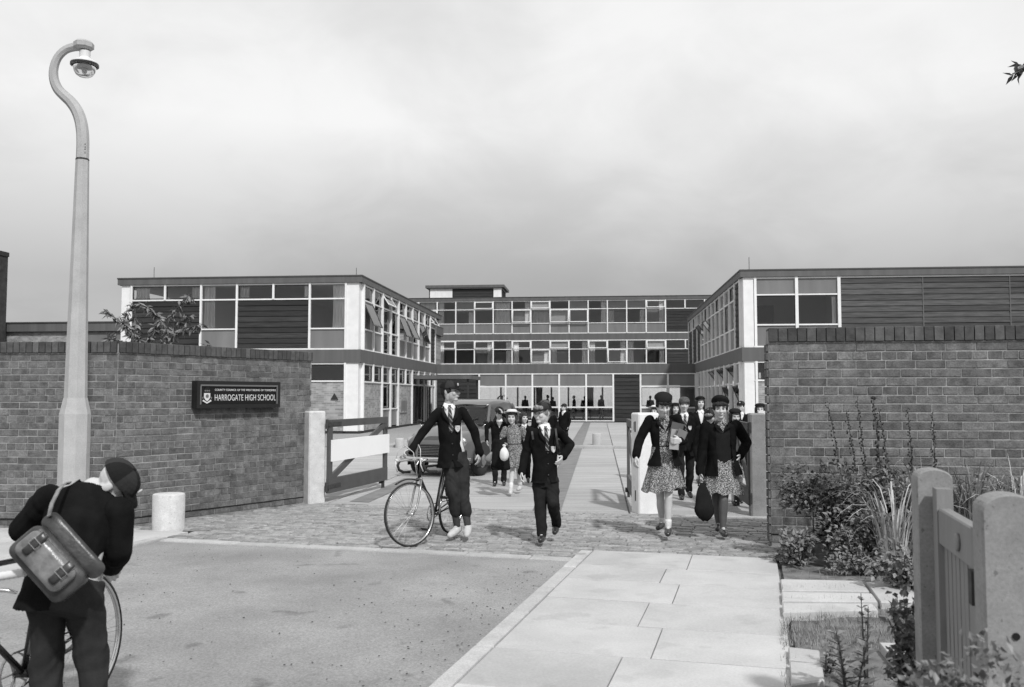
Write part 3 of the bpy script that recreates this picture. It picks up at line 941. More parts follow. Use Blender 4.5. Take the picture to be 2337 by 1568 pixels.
cbox('ledge', (GL - .18, .02, .1), MT['gate_wood'], gg, (GL / 2, .022, .6), 0, .003)
b = MB().lathe([(.034, 0), (.034, .008), (.026, .012)], 18); b.xf(Matrix.Rotation(R(90), 4, 'X'))
b.build('round_plate', MT['gate_wood'], gg, True, loc=(GL * .60, -.026, ztop - .085))
cbox('hinge_plate', (.05, .03, .12), MT['rust'], gg, (GL - .04, -.032, .90))
# ================================================================== THE SCHOOL
class Face:
    """one face of a building; x runs along it, y into the building, z up"""
    def __init__(s, root, ox, oy, rz):
        s.root, s.o, s.rz = root, V3((ox, oy, 0)), rz
        s.M = Matrix.Translation(s.o) @ Matrix.Rotation(rz, 4, 'Z')
    def at(s, x, y, z):
        return s.M @ V3((x, y, z))
    def box(s, name, x0, x1, y0, y1, z0, z1, m, parent=None):
        return cbox(name, (x1 - x0, y1 - y0, z1 - z0), MT[m], parent or s.root, s.at((x0 + x1) / 2, (y0 + y1) / 2, (z0 + z1) / 2), s.rz)
    def mullion(s, x, z0, z1, w=.085, proud=.07, m='white'):
        return s.box('mullion', x - w / 2, x + w / 2, -proud, .05, z0, z1, m)
    def rail(s, x0, x1, z, h=.06, proud=.045, m='white'):
        return s.box('rail', x0, x1, -proud, .05, z - h / 2, z + h / 2, m)
    def pane(s, x0, x1, z0, z1, dark=False, opened=0.0, hinge='top'):
        x0 += .045; x1 -= .045; z0 += .03; z1 -= .03
        fm = MT['frame_dark'] if dark else MT['white']
        if not opened:
            g = s.box('window_pane', x0, x1, .018, .026, z0, z1, 'glass')
            if dark:
                f = .035
                b = MB(); X, Z = (x1 - x0) / 2, (z1 - z0) / 2
                b.box(-X, X, -.03, .014, -Z, -Z + f).box(-X, X, -.03, .014, Z - f, Z).box(-X, -X + f, -.03, .014, -Z + f, Z - f).box(X - f, X, -.03, .014, -Z + f, Z - f)
                o = link('sash', b.mesh('sash'), fm, g)
            return g
        # an open top-hung sash swung outwards, or one pivoted about its middle
        X, Z = (x1 - x0) / 2, (z1 - z0)
        f = .05
        b = MB(); b.box(-X, X, -.02, .02, -Z, -Z + f).box(-X, X, -.02, .02, -f, 0).box(-X, -X + f, -.02, .02, -Z + f, -f).box(X - f, X, -.02, .02, -Z + f, -f)
        o = link('open_sash', b.mesh('open_sash'), fm, s.root)
        piv = V3((0, 0, 0))
        Mr = Matrix.Rotation(-opened, 4, 'X')
        if hinge == 'mid':
            Ml = s.M @ Matrix.Translation(((x0 + x1) / 2, 0, (z0 + z1) / 2)) @ Matrix.Rotation(opened, 4, 'X') @ Matrix.Translation((0, 0, Z / 2))
        else:
            Ml = s.M @ Matrix.Translation(((x0 + x1) / 2, -.02, z1)) @ Mr
        o.matrix_local = Ml
        MB().box(-X + f, X - f, -.004, .004, -Z + f, -f).build('pane', MT['glass'], o)
        return o
    def panel(s, x0, x1, z0, z1, m='panel'):
        return s.box('infill_panel', x0 + .04, x1 - .04, .01, .04, z0 + .03, z1 - .03, m)
    def boards(s, x0, x1, z0, z1, pitch=.235, m='timber'):
        n = max(1, round((z1 - z0) / pitch)); h = (z1 - z0) / n
        key = ('board', round(x1 - x0, 3), round(h, 4), m)
        me = _cache.get(key)
        if me is None:
            X = (x1 - x0) / 2
            b = MB()
            prof = [(-.030, 0), (-.030, .018), (-.004, h), (.03, h), (.03, 0)]
            b.loft([[V3((-X, y, z)) for y, z in prof], [V3((X, y, z)) for y, z in prof]])
            me = b.mesh('timber_board'); me.materials.append(MT[m]); _cache[key] = me
        for k in range(n):
            o = bpy.data.objects.new('timber_board', me); COL.objects.link(o)
            o.parent = s.root; o.location = s.at((x0 + x1) / 2, random.uniform(-.004, .004), z0 + h * k); o.rotation_euler.z = s.rz
    def curtain(s, x0, x1, z0, z1, y=.13):
        key = ('curtain', round(x1 - x0, 2), round(z1 - z0, 2))
        me = _cache.get(key)
        if me is None:
            b = MB(); n = max(8, int((x1 - x0) / .03)); X = (x1 - x0)
            for j in range(4):
                for i in range(n + 1):
                    t = i / n
                    sq = 1 - .10 * math.sin(math.pi * j / 3)
                    b.v.append(((t - .5) * X * sq, .035 * math.sin(t * X * 42 + j * .2) + .012 * math.sin(t * 91), (z1 - z0) * j / 3))
            for j in range(3):
                for i in range(n):
                    a = j * (n + 1) + i
                    b.f.append((a, a + 1, a + n + 2, a + n + 1))
            me = b.mesh('curtain', True); me.materials.append(MT['curtain']); _cache[key] = me
        o = bpy.data.objects.new('curtain', me); COL.objects.link(o)
        o.parent = s.root; o.location = s.at((x0 + x1) / 2, y, z0); o.rotation_euler.z = s.rz
        return o
    def cheek(s, x0, x1, z0, z1, y0=.03, y1=.20, m='schoolbrick'):
        return s.box('brickwork', x0, x1, y0 - .03, y1, z0, z1, m)
def broot(name, u, v, label):
    return empty(name, UV(u, v), -BA, label, 'building')
Z_BAND0, Z_BAND1, Z_F0, Z_F1 = 3.0, 3.55, 6.40, 6.70
PITCH_V = 1.68
def slab(root, name, x0, x1, y0, y1, z0, z1, m):
    return cbox(name, (x1 - x0, y1 - y0, z1 - z0), MT[m], root, ((x0 + x1) / 2, (y0 + y1) / 2, (z0 + z1) / 2))

# ---------------------------------------------------------------- left wing
LWU, LWV = -10.08, 37.05
lw = broot('school_wing', LWU, LWV, 'two-storey flat-roofed school wing with dark boarding behind the name board wall')
W_, Dp = 10.62, 19.2
slab(lw, 'roof', -W_ + .1, -.05, .05, Dp, Z_F0 + .02, Z_F1 - .05, 'fascia_trim')
def ring_band(root, name, W0, W1, D0, D1, z0, z1, m, t=.06, out=.05):
    # a fascia running round the outside as four boards
    slab(root, name, W0 - out, W1 + out, D0 - out - t, D0 - out, z0, z1, m)
    slab(root, name, W1 + out, W1 + out + t, D0 - out - t, D1, z0, z1, m)
    slab(root, name, W0 - out - t, W0 - out, D0 - out - t, D1, z0, z1, m)
ring_band(lw, 'fascia', -W_, 0, 0, Dp, Z_F0, Z_F1 - .055, 'fascia')
ring_band(lw, 'roof_edge', -W_, 0, 0, Dp, Z_F1 - .05, Z_F1 + .01, 'fascia_trim', .07, .06)
ring_band(lw, 'floor_band', -W_, 0, 0, Dp - 1.6, Z_BAND0, Z_BAND1, 'fascia', .05, .03)
slab(lw, 'floor_slab', -W_ + .1, -.08, .08, Dp, 3.1, 3.45, 'roomfloor')
slab(lw, 'ceiling', -W_ + .1, -.08, .08, Dp, 6.30, 6.38, 'interior')
slab(lw, 'ground_floor', -W_ + .1, -.08, .08, Dp, -.05, .06, 'roomfloor')
slab(lw, 'back_wall', -W_ + .1, -.2, 5.2, 5.3, .06, 3.1, 'interior')
slab(lw, 'back_wall', -W_ + .1, -4.6, 4.6, 4.7, 3.45, 6.3, 'interior')
slab(lw, 'corridor_wall', -4.6, -4.5, 4.6, Dp, .06, 6.3, 'interior')
for (x0, x1, y0, y1, z0, z1) in ((-.62, -.04, -.02, .45, Z_BAND1, Z_F0), (-.62, -.04, -.02, .45, .12, Z_BAND0), (-W_ + .04, -W_ + .42, -.02, .3, Z_BAND1, Z_F0), (-W_ + .04, -W_ + .42, -.02, .3, .12, Z_BAND0)):
    slab(lw, 'corner_column', x0, x1, y0, y1, z0, z1, 'white')
slab(lw, 'plinth', -W_, .02, .02, .3, -.1, .12, 'plinth'); slab(lw, 'plinth', -.3, .01, .32, Dp - 2, -.1, .12, 'plinth')
F = Face(lw, 0, 0, 0)
xs = [-10.12, -8.60, -6.98, -5.38, -3.77, -2.17, -.60]
for i, x in enumerate(xs):
    full = i not in (1, 4)
    F.mullion(x, Z_BAND1 if full else 5.72, Z_F0)
F.rail(xs[0], xs[-1], Z_F0 - .04); F.rail(xs[0], xs[-1], Z_BAND1 + .03)
for a, b_, kind in ((0, 1, 'small'), (1, 2, 'small'), (2, 3, 'full'), (3, 4, 'small'), (4, 5, 'small'), (5, 6, 'full')):
    F.rail(xs[a], xs[b_], 5.72)
    F.pane(xs[a], xs[b_], 5.74, 6.36, dark=(kind == 'small'))
    if kind == 'full':
        F.rail(xs[a], xs[b_], 4.45); F.pane(xs[a], xs[b_], 4.47, 5.70); F.panel(xs[a], xs[b_], 3.56, 4.43)
        cw = .52
        F.curtain(xs[a] + .06, xs[a] + .06 + cw, 4.5, 6.33) if a == 2 else F.curtain(xs[b_] - .62, xs[b_] - .07, 4.5, 6.33)
F.boards(xs[0] + .045, xs[2] - .045, 3.60, 5.69); F.boards(xs[3] + .045, xs[5] - .045, 3.60, 5.69)
F.curtain(xs[0] + .1, xs[0] + .75, 5.75, 6.33); F.curtain(xs[3] + .06, xs[3] + .5, 5.75, 6.33); F.curtain(xs[5] - .3, xs[5] - .05, 5.75, 6.33); F.curtain(xs[2] - .5, xs[2] - .05, 5.75, 6.33)
# ground floor front
for i in (0, 2, 3, 5, 6):
    F.mullion(xs[i], 2.2 if i in (5, 3) else .12, Z_BAND0)
F.rail(xs[0], xs[-1], Z_BAND0 - .04); F.rail(xs[0], xs[-1], 2.22)
for a, b_ in ((0, 2), (2, 3), (3, 5), (5, 6)):
    F.pane(xs[a], xs[b_], 2.24, 2.94, dark=(a == 5))
F.cheek(xs[0], xs[-1] - .045, .12, 2.19)
b = MB().prism([(-.16, 0), (.16, 0), (0, .26)], 0, .05); b.xf(Matrix.Rotation(R(90), 4, 'X'))
b.build('wall_bracket', MT['frame_dark'], lw, loc=(-1.05, -.005, 1.45))
# court side of the left wing
E = Face(lw, 0, 0, R(90))
vs = [.47 + PITCH_V * k for k in range(11)]
for i, v in enumerate(vs):
    E.mullion(v, Z_BAND1, Z_F0, .10, .09)
E.rail(vs[0], vs[-1], Z_F0 - .04); E.rail(vs[0], vs[-1], Z_BAND1 + .03); E.rail(vs[0], vs[-1], 5.70)
for k in range(10):
    a, b_ = vs[k], vs[k + 1]
    E.pane(a, b_, 5.73, 6.36, opened=R(33) if k in (2, 9) else 0, dark=k in (6, 8))
    if k == 9:
        E.boards(a + .05, b_ - .05, 3.60, 5.66)
        continue
    if k in (2, 3):
        E.pane(a, b_, 4.62, 5.67); E.pane(a, b_, 3.60, 4.58); E.rail(a, b_, 4.60)
    else:
        E.rail(a, b_, 4.46); E.panel(a, b_, 3.57, 4.44)
        E.pane(a, b_, 4.48, 5.67, dark=k in (0, 4, 5, 7), opened={0: R(24), 4: R(22), 5: R(24), 7: R(20)}.get(k, 0))
    if k in (1, 4, 6):
        E.curtain(a + .1, a + .5, 4.5, 6.3)
for i, v in enumerate(vs):
    E.mullion(v, .12 if i in (0, 2, 3, 4, 6, 8, 10) else 2.2, Z_BAND0, .10, .09)
E.rail(vs[0], vs[-1], Z_BAND0 - .04); E.rail(vs[0], vs[-1], 2.2)
for k in range(10):
    a, b_ = vs[k], vs[k + 1]
    E.pane(a, b_, 2.23, 2.95, dark=k in (0, 1, 3, 4))
    if k in (2, 3):
        E.rail(a, b_, .98); E.panel(a, b_, .14, .96); E.pane(a, b_, 1.0, 2.18, dark=k == 2)
    if k >= 6:
        E.pane(a, b_, .16, 2.18, dark=k in (6, 7))
        E.box('door_stile', (a + b_) / 2 - .05, (a + b_) / 2 + .05, -.03, .03, .14, 2.17, 'frame_dark' if k < 8 else 'white')
E.cheek(vs[0] + .05, vs[2] - .05, .12, 2.17); E.cheek(vs[4] + .05, vs[6] - .05, .12, 2.17)
nb_ = E.box('notice_frame', vs[4] + .55, vs[4] + 2.2, -.05, -.002, .75, 1.95, 'schoolbrick')
E.box('sheet', vs[4] + .7, vs[4] + 2.05, -.056, -.052, .85, 1.35, 'panel')
# entrance canopy
can = MB().box(0, 3.1, 0, 4.2, 2.52, 2.72)
co = can.build('canopy', MT['fascia'], lw, loc=(.06, vs[6] + .3, 0))
cbox('canopy_post', (.09, .09, 2.5), MT['plinth'], lw, (3.0, vs[6] + 4.2, 1.27)); cbox('canopy_post', (.09, .09, 2.5), MT['plinth'], lw, (3.0, vs[6] + .5, 1.27))
MB().tube([(-9.4, .5, 6.7), (-9.4, .5, 7.25)], .012, 6).build('lightning_rod', MT['frame_dark'], lw)
MB().tube([(-.5, 1.2, 6.7), (-.5, 1.2, 7.2)], .012, 6).build('lightning_rod', MT['frame_dark'], lw)

# ---------------------------------------------------------------- right wing
RWU, RWV = 5.80, 37.0
rw = broot('school_wing', RWU, RWV, 'two-storey flat-roofed school wing with long weathered boarding above the garden wall')
W2 = 18.0; D2 = 22.0
slab(rw, 'roof', .05, W2, .05, D2, Z_F0 + .02, Z_F1 - .05, 'fascia_trim')
ring_band(rw, 'fascia', 0, W2, 0, D2, Z_F0, Z_F1 - .055, 'fascia')
ring_band(rw, 'roof_edge', 0, W2, 0, D2, Z_F1 - .05, Z_F1 + .01, 'fascia_trim', .07, .06)
ring_band(rw, 'floor_band', 0, W2, 0, D2 - 3.9, Z_BAND0, Z_BAND1, 'fascia', .05, .03)
slab(rw, 'floor_slab', .08, W2, .08, D2, 3.1, 3.45, 'roomfloor'); slab(rw, 'ceiling', .08, W2, .08, D2, 6.3, 6.38, 'interior')
slab(rw, 'ground_floor', .08, W2, .08, D2, -.05, .06, 'roomfloor')
slab(rw, 'back_wall', 4.5, 4.6, .3, D2, .06, 6.3, 'interior'); slab(rw, 'back_wall', .2, 4.5, 5.0, 5.1, 3.45, 6.3, 'interior')
slab(rw, 'plinth', .0, W2, .02, .3, -.1, .12, 'plinth'); slab(rw, 'plinth', .0, .3, .32, D2 - 4, -.1, .12, 'plinth')
for (z0, z1) in ((Z_BAND1, Z_F0), (.12, Z_BAND0)):
    slab(rw, 'corner_column', .02, .42, -.02, .50, z0, z1, 'white')
    slab(rw, 'column_edge', .44, .54, -.06, .1, z0, z1, 'white')
F = Face(rw, 0, 0, 0)
xs = [.49, 2.12, 3.78]
F.rail(.4, W2, Z_F0 - .04); F.rail(.4, 3.8, Z_BAND1 + .03)
for x in xs[1:]:
    F.mullion(x, Z_BAND1, Z_F0, .12)
for a, b_ in zip(xs, xs[1:]):
    F.rail(a, b_, 5.68); F.rail(a, b_, 4.46)
    F.panel(a, b_, 5.70, 6.36); F.pane(a, b_, 4.48, 5.66, dark=a == xs[0]); F.panel(a, b_, 3.57, 4.44)
F.curtain(xs[2] - .25, xs[2] - .07, 4.5, 5.6)
for a, b_ in ((3.85, 7.0), (7.04, 10.3), (10.34, 13.6), (13.64, 17)):
    F.boards(a, b_, 3.58, 6.34, .235, 'timber_lt')
    F.box('cover_strip', b_, b_ + .04, -.04, .03, 3.56, 6.36, 'fascia')
F.rail(.4, W2, Z_BAND0 - .04); F.rail(.4, 3.8, 2.22); F.mullion(.49, .12, Z_BAND0)
F.pane(.5, 2.1, 2.24, 2.94, dark=True); F.mullion(2.12, 2.2, Z_BAND0); F.pane(2.12, 3.78, 2.24, 2.94)
F.cheek(.55, W2, .12, 2.19); F.cheek(3.8, W2, 2.25, 2.95)
slab(rw, 'rooflight_kerb', 5.3, 6.4, .8, 2.0, 6.70, 6.80, 'frame_dark')
MB().ell((5.85, 1.4, 6.78), (.48, .5, .12)).build('rooflight_dome', MT['bulbglass'], rw, True)
MB().tube([(.35, .5, 6.7), (.35, .5, 7.3)], .012, 6).build('lightning_rod', MT['frame_dark'], rw)
# a desk and cupboard seen through the upper window
slab(rw, 'cupboard', .95, 1.7, 2.6, 3.0, 3.45, 5.5, 'plinth'); slab(rw, 'desk', 2.4, 3.6, .6, 1.2, 4.36, 4.52, 'roomfloor')
# court side of the right wing (x runs from the far end to the near corner)
LENR = D2
Wf = Face(rw, 0, LENR, R(-90))
def X(v): return LENR - v
vs = [.55, 1.95] + [1.95 + 1.62 * k for k in range(1, 9)] + [16.9, 19.4, LENR - .1]
vs = sorted(set(round(v, 3) for v in vs))
for v in vs:
    Wf.mullion(X(v), Z_BAND1, Z_F0, .09, .08)
Wf.rail(X(vs[-1]), X(vs[0]), Z_F0 - .04); Wf.rail(X(vs[-1]), X(vs[0]), Z_BAND1 + .03, .05)
for k in range(len(vs) - 1):
    b_, a = X(vs[k]), X(vs[k + 1])
    if k == 0:
        Wf.boards(a + .05, b_ - .05, 3.60, 6.34); continue
    Wf.rail(a, b_, 5.70)
    if b_ - a > 2:
        mid = (a + b_) / 2
        Wf.mullion(mid, 5.7, Z_F0, .08, .07); Wf.pane(a, mid, 5.73, 6.36, dark=True); Wf.pane(mid, b_, 5.73, 6.36)
    else:
        Wf.pane(a, b_, 5.73, 6.36, dark=k in (1, 4, 7))
    if k >= 9:
        Wf.boards(a + .05, b_ - .05, 3.60, 5.66); continue
    Wf.rail(a, b_, 4.46); Wf.panel(a, b_, 3.57, 4.44)
    Wf.pane(a, b_, 4.48, 5.67, dark=k in (2, 6, 8), opened={6: R(38), 8: R(38)}.get(k, 0), hinge='mid')
for v in vs[:-2]:
    Wf.mullion(X(v), .12, Z_BAND0, .10, .12)
Wf.rail(X(vs[-3]), X(vs[0]), Z_BAND0 - .04); Wf.rail(X(vs[-3]), X(vs[0]), 2.1)
for k in range(len(vs) - 3):
    b_, a = X(vs[k]), X(vs[k + 1])
    Wf.pane(a, b_, 2.13, 2.95, dark=k in (1, 3, 5), opened=R(40) if k in (1, 3, 5) else 0, hinge='mid')
    if k < 8:
        Wf.pane(a, b_, .95, 2.07, dark=k in (0, 2), opened=R(22) if k in (0, 2) else 0, hinge='mid'); Wf.rail(a, b_, .93); Wf.panel(a, b_, .14, .91)
    else:
        Wf.cheek(a + .05, b_ - .05, .12, 2.07)

# ---------------------------------------------------------------- low hall between the wings
CV = 54.9
hl = broot('school_hall', -7.38, CV, 'low glazed school dining hall across the far end of the court')
M_ = 1.64
slab(hl, 'roof', -2.66, 13.15, .06, 10.5, Z_BAND0 + .1, Z_BAND1 - .06, 'fascia_trim')
slab(hl, 'fascia', -2.66, 13.15, -.03, .05, Z_BAND0, Z_BAND1, 'fascia')
slab(hl, 'hall_floor', -2.66, 13.15, .06, 10.5, -.05, .03, 'roomfloor'); slab(hl, 'ceiling', -2.6, 13.1, .08, 10.4, 2.98, 3.05, 'interior')
slab(hl, 'side_wall', -2.7, -2.6, .1, 10.4, 0, 3, 'interior'); slab(hl, 'side_wall', 13.1, 13.2, .1, 10.4, 0, 3, 'interior')
slab(hl, 'plinth', -2.66, 13.15, -.02, .2, -.1, .05, 'plinth'); slab(hl, 'partition', 9.75, 9.85, .1, 9.0, .03, 2.98, 'interior')
F = Face(hl, 0, 0, 0)
F.boards(-2.6, -.06, .08, 2.95, .24)
for k in range(9):
    F.mullion(M_ * k, .06, Z_BAND0 - .02, .10, .06)
F.rail(-2.6, M_ * 8, Z_BAND0 - .05)
F.boards(M_ * 5 + .05, M_ * 6 - .05, .08, 2.95, .24)
for k in (0, 1, 2, 3, 4, 6, 7):
    a, b_ = M_ * k, M_ * (k + 1)
    F.rail(a, b_, 2.18, .08); F.panel(a, b_, 2.21, 2.93)
    if k < 5:
        F.rail(a, b_, .92, .08); F.rail(a, b_, .10, .06); F.pane(a, b_, .96, 2.15); F.pane(a, b_, .14, .89)
    else:
        F.pane(a, b_, .98, 2.15, dark=True); F.rail(a, b_, .9, .08); F.panel(a, b_, .1, .88)
# far side of the hall: frames and blinds against the daylight behind
Bk = Face(hl, 0, 10.4, 0)
for k in range(0, 9):
    Bk.mullion(M_ * k * .75 + .2, .06, 2.95, .12, .06)
Bk.rail(-1, 10, 2.35, .12); Bk.rail(-1, 10, .75, .12)
for k in range(8):
    a = M_ * k * .75 + .2
    if k in (7,): Bk.panel(a, a + M_ * .75, .8, 2.3, 'blind')
    else: Bk.pane(a, a + M_ * .75, .8, 2.3)
    Bk.panel(a, a + M_ * .75, .1, .7, 'panel'); Bk.panel(a, a + M_ * .75, 2.4, 2.95, 'panel')
for k in (2, 5):
    Bk.curtain(M_ * k * .75 + .3, M_ * k * .75 + .8, .8, 2.3, -.2)
# tables and stools stacked in the hall
for k in range(4):
    t = MB().box(-.7, .7, -.35, .35, .70, .74)
    for sx in (-1, 1):
        for sy in (-1, 1):
            t.tube([(sx * .6, sy * .28, .03), (sx * .62, sy * .3, .70)], .02, 6)
    tag(t.build('dining_table', MT['timber_lt'], None, loc=UV(-7.38 + .9 + 1.75 * k, CV + 4.4), rz=-BA), ('dining table nearest the boarded wall, seen through the hall glass', 'dining table second from the boarded end, seen through the hall glass', 'dining table third from the boarded end, seen through the hall glass', 'dining table beside the right-hand boarding, seen through the hall glass')[k], 'table', 'tables in the dining hall')

# ---------------------------------------------------------------- three-storey block behind
TV = 77.0
tb = broot('school_block', -14.05, TV, 'three-storey glazed classroom block rising behind the hall')
m_ = 1.638
X0, X1 = -4.5, 26.0
slab(tb, 'roof', X0, X1, .06, 9, 9.86, 10.06, 'fascia_trim'); slab(tb, 'fascia', X0, X1, -.10, .05, 9.84, 10.10, 'fascia'); slab(tb, 'roof_edge', X0, X1, -.13, .06, 10.11, 10.16, 'fascia_trim')
slab(tb, 'floor_band', X0, X1, -.04, .05, 6.42, 6.97, 'fascia'); slab(tb, 'floor_band', X0, X1, -.04, .05, 2.9, 3.45, 'fascia')
for z in (0, 3.2, 6.6):
    slab(tb, 'floor_slab', X0, X1, .06, 8.9, z, z + .25, 'roomfloor')
for z in (6.3, 9.74):
    slab(tb, 'ceiling', X0, X1, .06, 8.9, z, z + .08, 'interior')
slab(tb, 'back_wall', X0, X1, 5.6, 5.7, 0, 9.7, 'interior')
for x in (-.2, 4.9, 9.83, 14.74, 19.66):
    slab(tb, 'cross_wall', x - .05, x + .05, .3, 5.6, .2, 9.7, 'interior')
slab(tb, 'plinth', X0, X1, -.01, .1, -.1, .1, 'plinth')
F = Face(tb, 0, 0, 0)
F.rail(X0, X1, 9.80, .07); F.rail(X0, X1, 7.0, .07); F.rail(0, 12 * m_, 4.39, .06); F.rail(X0, X1, 3.48); F.rail(X0, X1, 6.38)
rnd = random.Random(3)
pale_up = {2: 1, 3: 1, 5: 1, 9: 1}
for k in range(-2, 13):
    x = m_ * k
    F.mullion(x, 7.0, 9.8, .10, .08); F.mullion(x, 3.5, 6.4, .10, .08)
    if k == 12: break
    for (zt, zm, zb_, zz) in ((9.78, 9.08, 7.86, 7.02), (6.36, 5.63, 4.40, 3.5)):
        F.rail(x, x + m_, zm, .06); F.rail(x, x + m_, zb_, .06); F.panel(x, x + m_, zz, zb_ - .02)
        opn = rnd.random()
        up = F.pane(x, x + m_, zm + .02, zt, opened=R(16) if opn < .35 else 0)
        lo = F.pane(x, x + m_, zb_ + .02, zm - .02, opened=R(14) if (.6 < opn and rnd.random() < .6) else 0)
        c = rnd.random()
        if c < .36: F.curtain(x + .08, x + .58, zb_ + .05, zt, .2)
        elif c < .72: F.curtain(x + m_ - .55, x + m_ - .08, zb_ + .05, zt, .2)
        elif c < .92: F.curtain(x + .1, x + m_ - .15, zb_ + .05, zt, .25)
        if rnd.random() < .42:
            F.box('blind', x + .08, x + m_ - .08, .34, .35, zb_ + .02, zm, 'blind' if rnd.random() < .35 else 'panel')
        if rnd.random() < .4:
            F.box('blind', x + .08, x + m_ - .08, .12, .13, zm - rnd.uniform(.0, .25), zt - .03, 'blind')
x = 12 * m_
F.boards(x + .06, X1, 7.05, 9.02); F.boards(x + .06, X1, 3.55, 5.58)
F.rail(x, X1, 9.05, .06); F.rail(x, X1, 5.61, .06)
for k in (0, 1, 2):
    F.pane(x + m_ * k, x + m_ * (k + 1), 9.07, 9.78, dark=True); F.mullion(x + m_ * (k + 1), 9.05, 9.8, .1)
    F.pane(x + m_ * k, x + m_ * (k + 1), 5.63, 6.36, dark=True); F.mullion(x + m_ * (k + 1), 5.6, 6.4, .1)
# ground floor: pale render and doors, glimpsed through the hall
F.box('render', X0, X1, .0, .05, .1, 2.88, 'conc')
# plant room on the roof
pr = Matrix.Identity(4)
slab(tb, 'plant_room', -1.7, 5.05, 5.0, 9.0, 10.06, 11.55, 'timber'); slab(tb, 'plant_roof', -2.0, 5.35, 4.7, 9.3, 11.62, 11.86, 'fascia'); slab(tb, 'plant_trim', -1.75, 5.1, 4.95, 9.1, 11.55, 11.62, 'white')
Fp = Face(tb, 0, 4.98, 0)
Fp.boards(.55, 4.25, 10.1, 11.53, .24); Fp.box('plant_panel', -1.6, .5, -.03, .0, 10.1, 11.53, 'white'); Fp.box('plant_column', 4.35, 4.75, -.06, .0, 10.1, 11.54, 'white'); Fp.mullion(-1.05, 10.1, 11.54, .1, .06)
slab(tb, 'plant_column', 4.72, 5.07, 4.9, 5.3, 10.1, 11.54, 'white')
# ---------------------------------------------------------------- far left block and chimney
fl = empty('low_block', V3((-36, 62.5, 0)), -BA, 'distant brick school block with flat roof seen over the boundary wall', 'building')
slab(fl, 'wall', 0, 30, 0, 8, 0, 6.05, 'farbrick'); slab(fl, 'fascia', -.2, 30.2, -.25, 8, 6.06, 6.62, 'fascia'); slab(fl, 'roof_edge', -.25, 30.2, -.3, 8, 6.63, 6.72, 'fascia_trim')
Ff = Face(fl, 0, 0, 0)
for k in range(4):
    x = 5.9 + 3.6 * k
    Ff.box('window_panel', x + .12, x + 3.5, -.04, -.002, 4.75, 5.95, 'panel'); Ff.box('mullion', x - .09, x + .09, -.09, -.003, 4.0, 6.0, 'white')
    g_ = Ff.box('window_pane', x + .12, x + 3.5, -.04, -.002, 3.6, 4.65, 'frame_dark'); Ff.box('rail', x + .1, x + 3.5, -.06, -.003, 4.66, 4.74, 'white')
ch = MB(); ch.loft([[V3((a * 1.25, b_ * 1.25, z)) for a, b_ in ((-1, -1), (1, -1), (1, 1), (-1, 1))] for z in (0, 11.2)])
chm = empty('chimney_stack', V3((P(3, 800, 60.5).x - 1.75, 60.5, 0)), -BA, 'dark brick chimney stack cut by the left frame edge', 'chimney')
ch.build('shaft', mat('chimney_brick', .045, .9, .3, 3, .3, 20), chm)
MB().box(-1.3, 1.3, -1.3, 1.3, 11.2, 11.5).build('capping', MT['plinth'], chm)
# ================================================================== PEOPLE
TS = bpy.data.scenes.new('workshop')            # a scratch scene for growing the figures; removed at the end
def remesh(mb, vox, it=3):
    me = bpy.data.meshes.new('tmp'); me.from_pydata(mb.v, [], mb.f)
    ob = bpy.data.objects.new('tmp', me); TS.collection.objects.link(ob)
    m = ob.modifiers.new('r', 'REMESH'); m.mode = 'VOXEL'; m.voxel_size = vox; m.use_smooth_shade = True
    if it:
        s = ob.modifiers.new('s', 'SMOOTH'); s.iterations = it; s.factor = .5
    with bpy.context.temp_override(scene=TS, view_layer=TS.view_layers[0]):
        me2 = bpy.data.meshes.new_from_object(ob.evaluated_get(bpy.context.evaluated_depsgraph_get()))
    bpy.data.objects.remove(ob); bpy.data.meshes.remove(me)
    return me2
def skin_mesh(name, mb, vox, m, parent, amp=0.0, ns=9.0, keep=None, it=3, warp=None, ridged=False):
    me = remesh(mb, vox, it)
    nv = len(me.vertices)
    co = np.empty(nv * 3, np.float32); me.vertices.foreach_get('co', co); co = co.reshape(-1, 3)
    if amp:
        no = np.empty(nv * 3, np.float32); me.vertices.foreach_get('normal', no); no = no.reshape(-1, 3)
        sd = random.uniform(0, 50)
        q = co * np.array([ns, ns, ns * .75], np.float32) * 2.2
        x, y, z = q[:, 0] + sd, q[:, 1] + sd * .7, q[:, 2]
        wx = x + 1.3 * np.sin(z * .8 + sd) + .7 * np.sin(y * 1.1); wz = z + 1.2 * np.sin(x * .7 + 1.7 * np.sin(y * .6)) + .6 * np.sin(y * .9 + sd)
        a = np.sin(wx * .75 + wz * .45) * .6 + np.sin(wz * 1.05 - wx * .3 + np.sin(y)) * .5
        d = (1 - 1.6 * np.abs(a)) * .6 + .3 * np.sin(wx * 2.1 + 1.9 * np.sin(wz * 1.3)) * np.sin(wz * 1.9 + y)
        co = co + no * (d * amp)[:, None]
    if warp is not None:
        co = warp(co)
    nf = len(me.polygons)
    lp = np.empty(len(me.loops), np.int32); me.loops.foreach_get('vertex_index', lp)
    fa = lp.reshape(-1, 4)
    if keep is not None:
        fa = fa[keep(co[fa].mean(1))]
        used, inv = np.unique(fa, return_inverse=True)
        co = co[used]; fa = inv.reshape(-1, 4)
    bpy.data.meshes.remove(me)
    out = bpy.data.meshes.new(name)
    out.from_pydata(co.tolist(), [], fa.tolist())
    out.polygons.foreach_set('use_smooth', [True] * len(out.polygons)); out.update()
    return link(name, out, m, parent)
